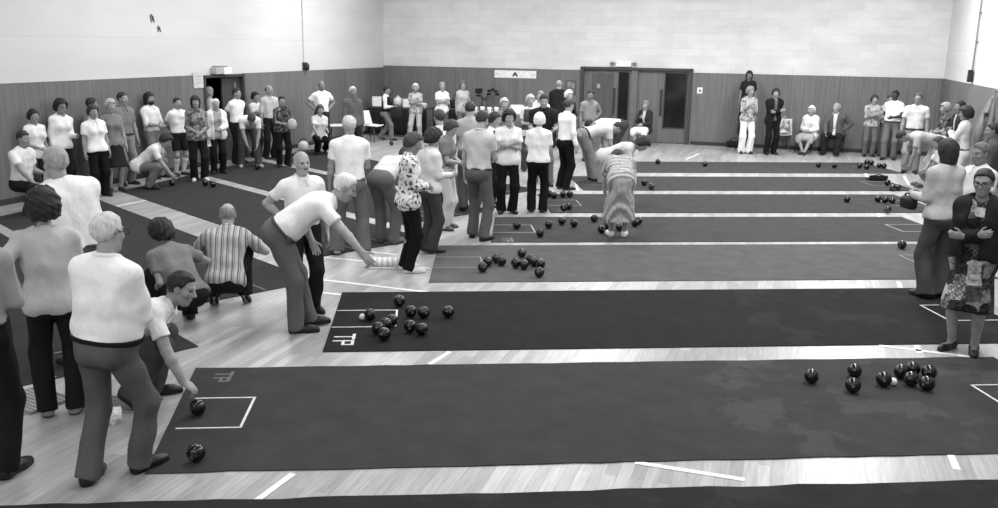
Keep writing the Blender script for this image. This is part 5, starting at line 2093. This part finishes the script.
person('dark-haired woman in white between two taller men, left wall', 50, feet=(257, 157.5), top_y=95.5, fem=1, top=('blouse', .92), bottom=(TR, .2), armR='cross', armL='cross', hair=('wavy', .12), skin=.5)
person('balding man in a pale open-necked shirt and dark trousers, left wall', 30, feet=(271, 158.5), top_y=86, top=('long', .76), rolled=1, bottom=(TR, .14), armR='down', armL='down', hair=('sides', .22), hyaw=15, skin=.5)
person('man bending right over his bowl by the left wall in a white shirt', 8, feet=(251, 167), h=1.74, hip=.88, hipy=-.28, lean=64, bend=84, top=('shirt', .88), bottom=(TR, .3), armR=(.06, .42, .22, 40), armL=(-.06, .42, .2, 40), hair=('short', .2), hpitch=30, skin=.45,
       shoe=.6, footR=(.2, -.02, 0), footL=(-.18, .04, 0))
person('short dark-haired person in a dark print shirt and black trousers', 15, feet=(284, 166.5), top_y=99, fem=1, top=('long', 'darkprint'), rolled=1, tuck=False, hem=-.06, bottom=(TR, .1), armR='belly', armL='fwd', hair=('short', .13), skin=.46)
person('balding man with hands on hips in a white polo by the left wall', 18, feet=(323, 150), top_y=81, top=('shirt', .95), bottom=(TR, .2), armR='hip', armL='hip', hair=('sides', .25), hpitch=6, skin=.42)
person('woman kneeling by the little table in a white blouse and black trousers', 20, feet=(321, 154), h=1.62, fem=1, hip=.44, hipy=-.1, lean=10, top=('blouse', .86), bottom=(TR, .1), armL='fwd', armR='knee', hair=('wavy', .25), skin=.5,
       footR=(.14, .12, 0), footL=(-.14, -.16, 0, 5, 55), kpoleL=(-.2, 1, -.5))
person('grey-haired man in a mid-grey jacket near the empty white chair', 25, head=(352, 87.5), h=1.68, top=('long', .40), tuck=False, hem=-.08, bottom=(TR, .15), armR='down', armL='down', hair=('short', .75), skin=.45)
person('man walking right in a white shirt and dark vest', 78, feet=(386, 140), top_y=88.5, top=('long', .9), vest=.12, bottom=(TR, .45), armR='fwd', armL='down', hair=('short', .13), footR=(.1, .24, 0), footL=(-.1, -.2, 0, 5, 20), hip=.9, skin=.45)
person('fair-haired woman in a pale print top before the refreshment table', -8, feet=(416, 140.5), top_y=84, fem=1, top=('blouse', 'lightprint'), hem=-.06, bottom=(TR, .68), armR='cross', armL='cross', hair=('wavy', .8), footR=(.2, .1, 0), skin=.5)
person('woman in a white T-shirt with folded arms at the back, left of the flowers', 15, head=(442, 82.5), h=1.62, fem=1, top=('tee', .92), bottom=(TR, .35), armR='cross', armL='cross', hair=('short', .6), skin=.52)
person('woman in a pale sleeveless top beside the vase of flowers', 20, head=(462.5, 81.5), h=1.64, fem=1, top=('sleeveless', .74), bottom=(TR, .4), armR='down', armL='belly', hair=('wavy', .4), skin=.52)

_only = globals().get('ONLY')
for q_ in PEOPLE:
    if _only and not any(s_ in q_['label'] for s_ in _only):
        continue
    make_person(q_)

# ------------------------------------------------------------------ things in people's hands
# a chair that lifts the tall woman behind
chair(743.5, 149.3, 0, 'chair under the tall long-haired woman by the back wall', .2, .15)


def of_person(s_):
    return [q_ for q_ in PEOPLE if s_ in q_['label']][0]


def hand_world(q_, sg):
    B, sc, rz = q_['_body'], q_['_sc'], q_['_rz']
    p = B.W[sg] * sc
    d = nrm(B.W[sg] - B.E[sg])
    c, s_ = math.cos(rz), math.sin(rz)
    R = np.array([[c, -s_, 0], [s_, c, 0], [0, 0, 1]])
    return R @ p + q_['loc'], R @ d, R


if not _only:
    q_ = of_person('dark bob from behind')
    p, d, R = hand_world(q_, -1)
    o = empty('handbag', p + R @ np.array([-.01, .05, -.1]), q_['_rz'], 'black handbag held at the grey-sweater woman\'s left side', 'bag')
    MB().box((0, 0, 0), (.1, .22, .15), bev=.04).build('bag_body', plain(.1, .5, .3, 'black_leather'), o, True)
    MB().tube([(0, -.08, .065), (0, -.05, .1), (0, .05, .1), (0, .08, .065)], .01, 8).build('handle', plain(.1, .5, .3, 'black_leather'), o, True)
    q_ = of_person('reaching a bowl')
    p, d, R = hand_world(q_, -1)
    a = p + d * .16
    o = MB().tube([a, a + np.array([.05, -.01, .035])], .005, 8).build('cigarette', plain(.95, .7, .1, 'cigarette_paper'))
    MB().tube([a + np.array([.05, -.01, .035]), a + np.array([.058, -.0115, .0405])], .0051, 8).build('ash', plain(.5, .9, .1, 'ash'), o)
    tag(o, 'cigarette in the crouching man\'s left hand', 'cigarette')
    q_ = of_person('dark print shirt and black')
    p, d, R = hand_world(q_, -1)
    o = MB().lathe([(.02, -.12), (.08, -.09), (.1, 0), (.08, .09), (.02, .12)], (0, 0, 0), 18, .5).build('white_bag', plain(.72, .6, .2, 'white_bag'), None, True)
    o.location = p + d * .08 + R @ np.array([0, .09, -.02])
    tag(o, 'pale round bag held by the short person in the dark print shirt', 'bag')
    MB().tube([(-.06, 0, .095), (0, 0, .15), (.06, 0, .095)], .008, 8).build('strap', plain(.5, .6, .2, 'pale_strap'), o, True)
    q_ = of_person('dark vest')
    q_ = of_person('walking right')
    p, d, R = hand_world(q_, 1)
    o = empty('satchel', p + R @ np.array([0, .08, -.14]), q_['_rz'], 'dark satchel carried by the man walking in the dark vest', 'bag')
    MB().box((0, 0, 0), (.14, .34, .3), bev=.04).build('bag_body', plain(.12, .5, .3, 'dark_leather3'), o, True)
    MB().tube([(0, -.1, .14), (0, -.05, .2), (0, .05, .2), (0, .1, .14)], .012, 8).build('handle', plain(.1, .5, .3, 'dark_leather3'), o, True)
    q_ = of_person('white cardigan over a grey')
    p, d, R = hand_world(q_, 1)
    o = MB().box((0, 0, 0), (.1, .012, .14), bev=.003).build('score_card', plain(.92, .7, .1, 'card_white'))
    o.location = p + d * .12
    o.rotation_euler = (0, .2, q_['_rz'])
    tag(o, 'white card in the white-haired cardigan woman\'s hand', 'card')
    MB().box((0, -.008, .02), (.07, .003, .02)).build('printed_band', plain(.6, .7, .1, 'card_ink'), o)
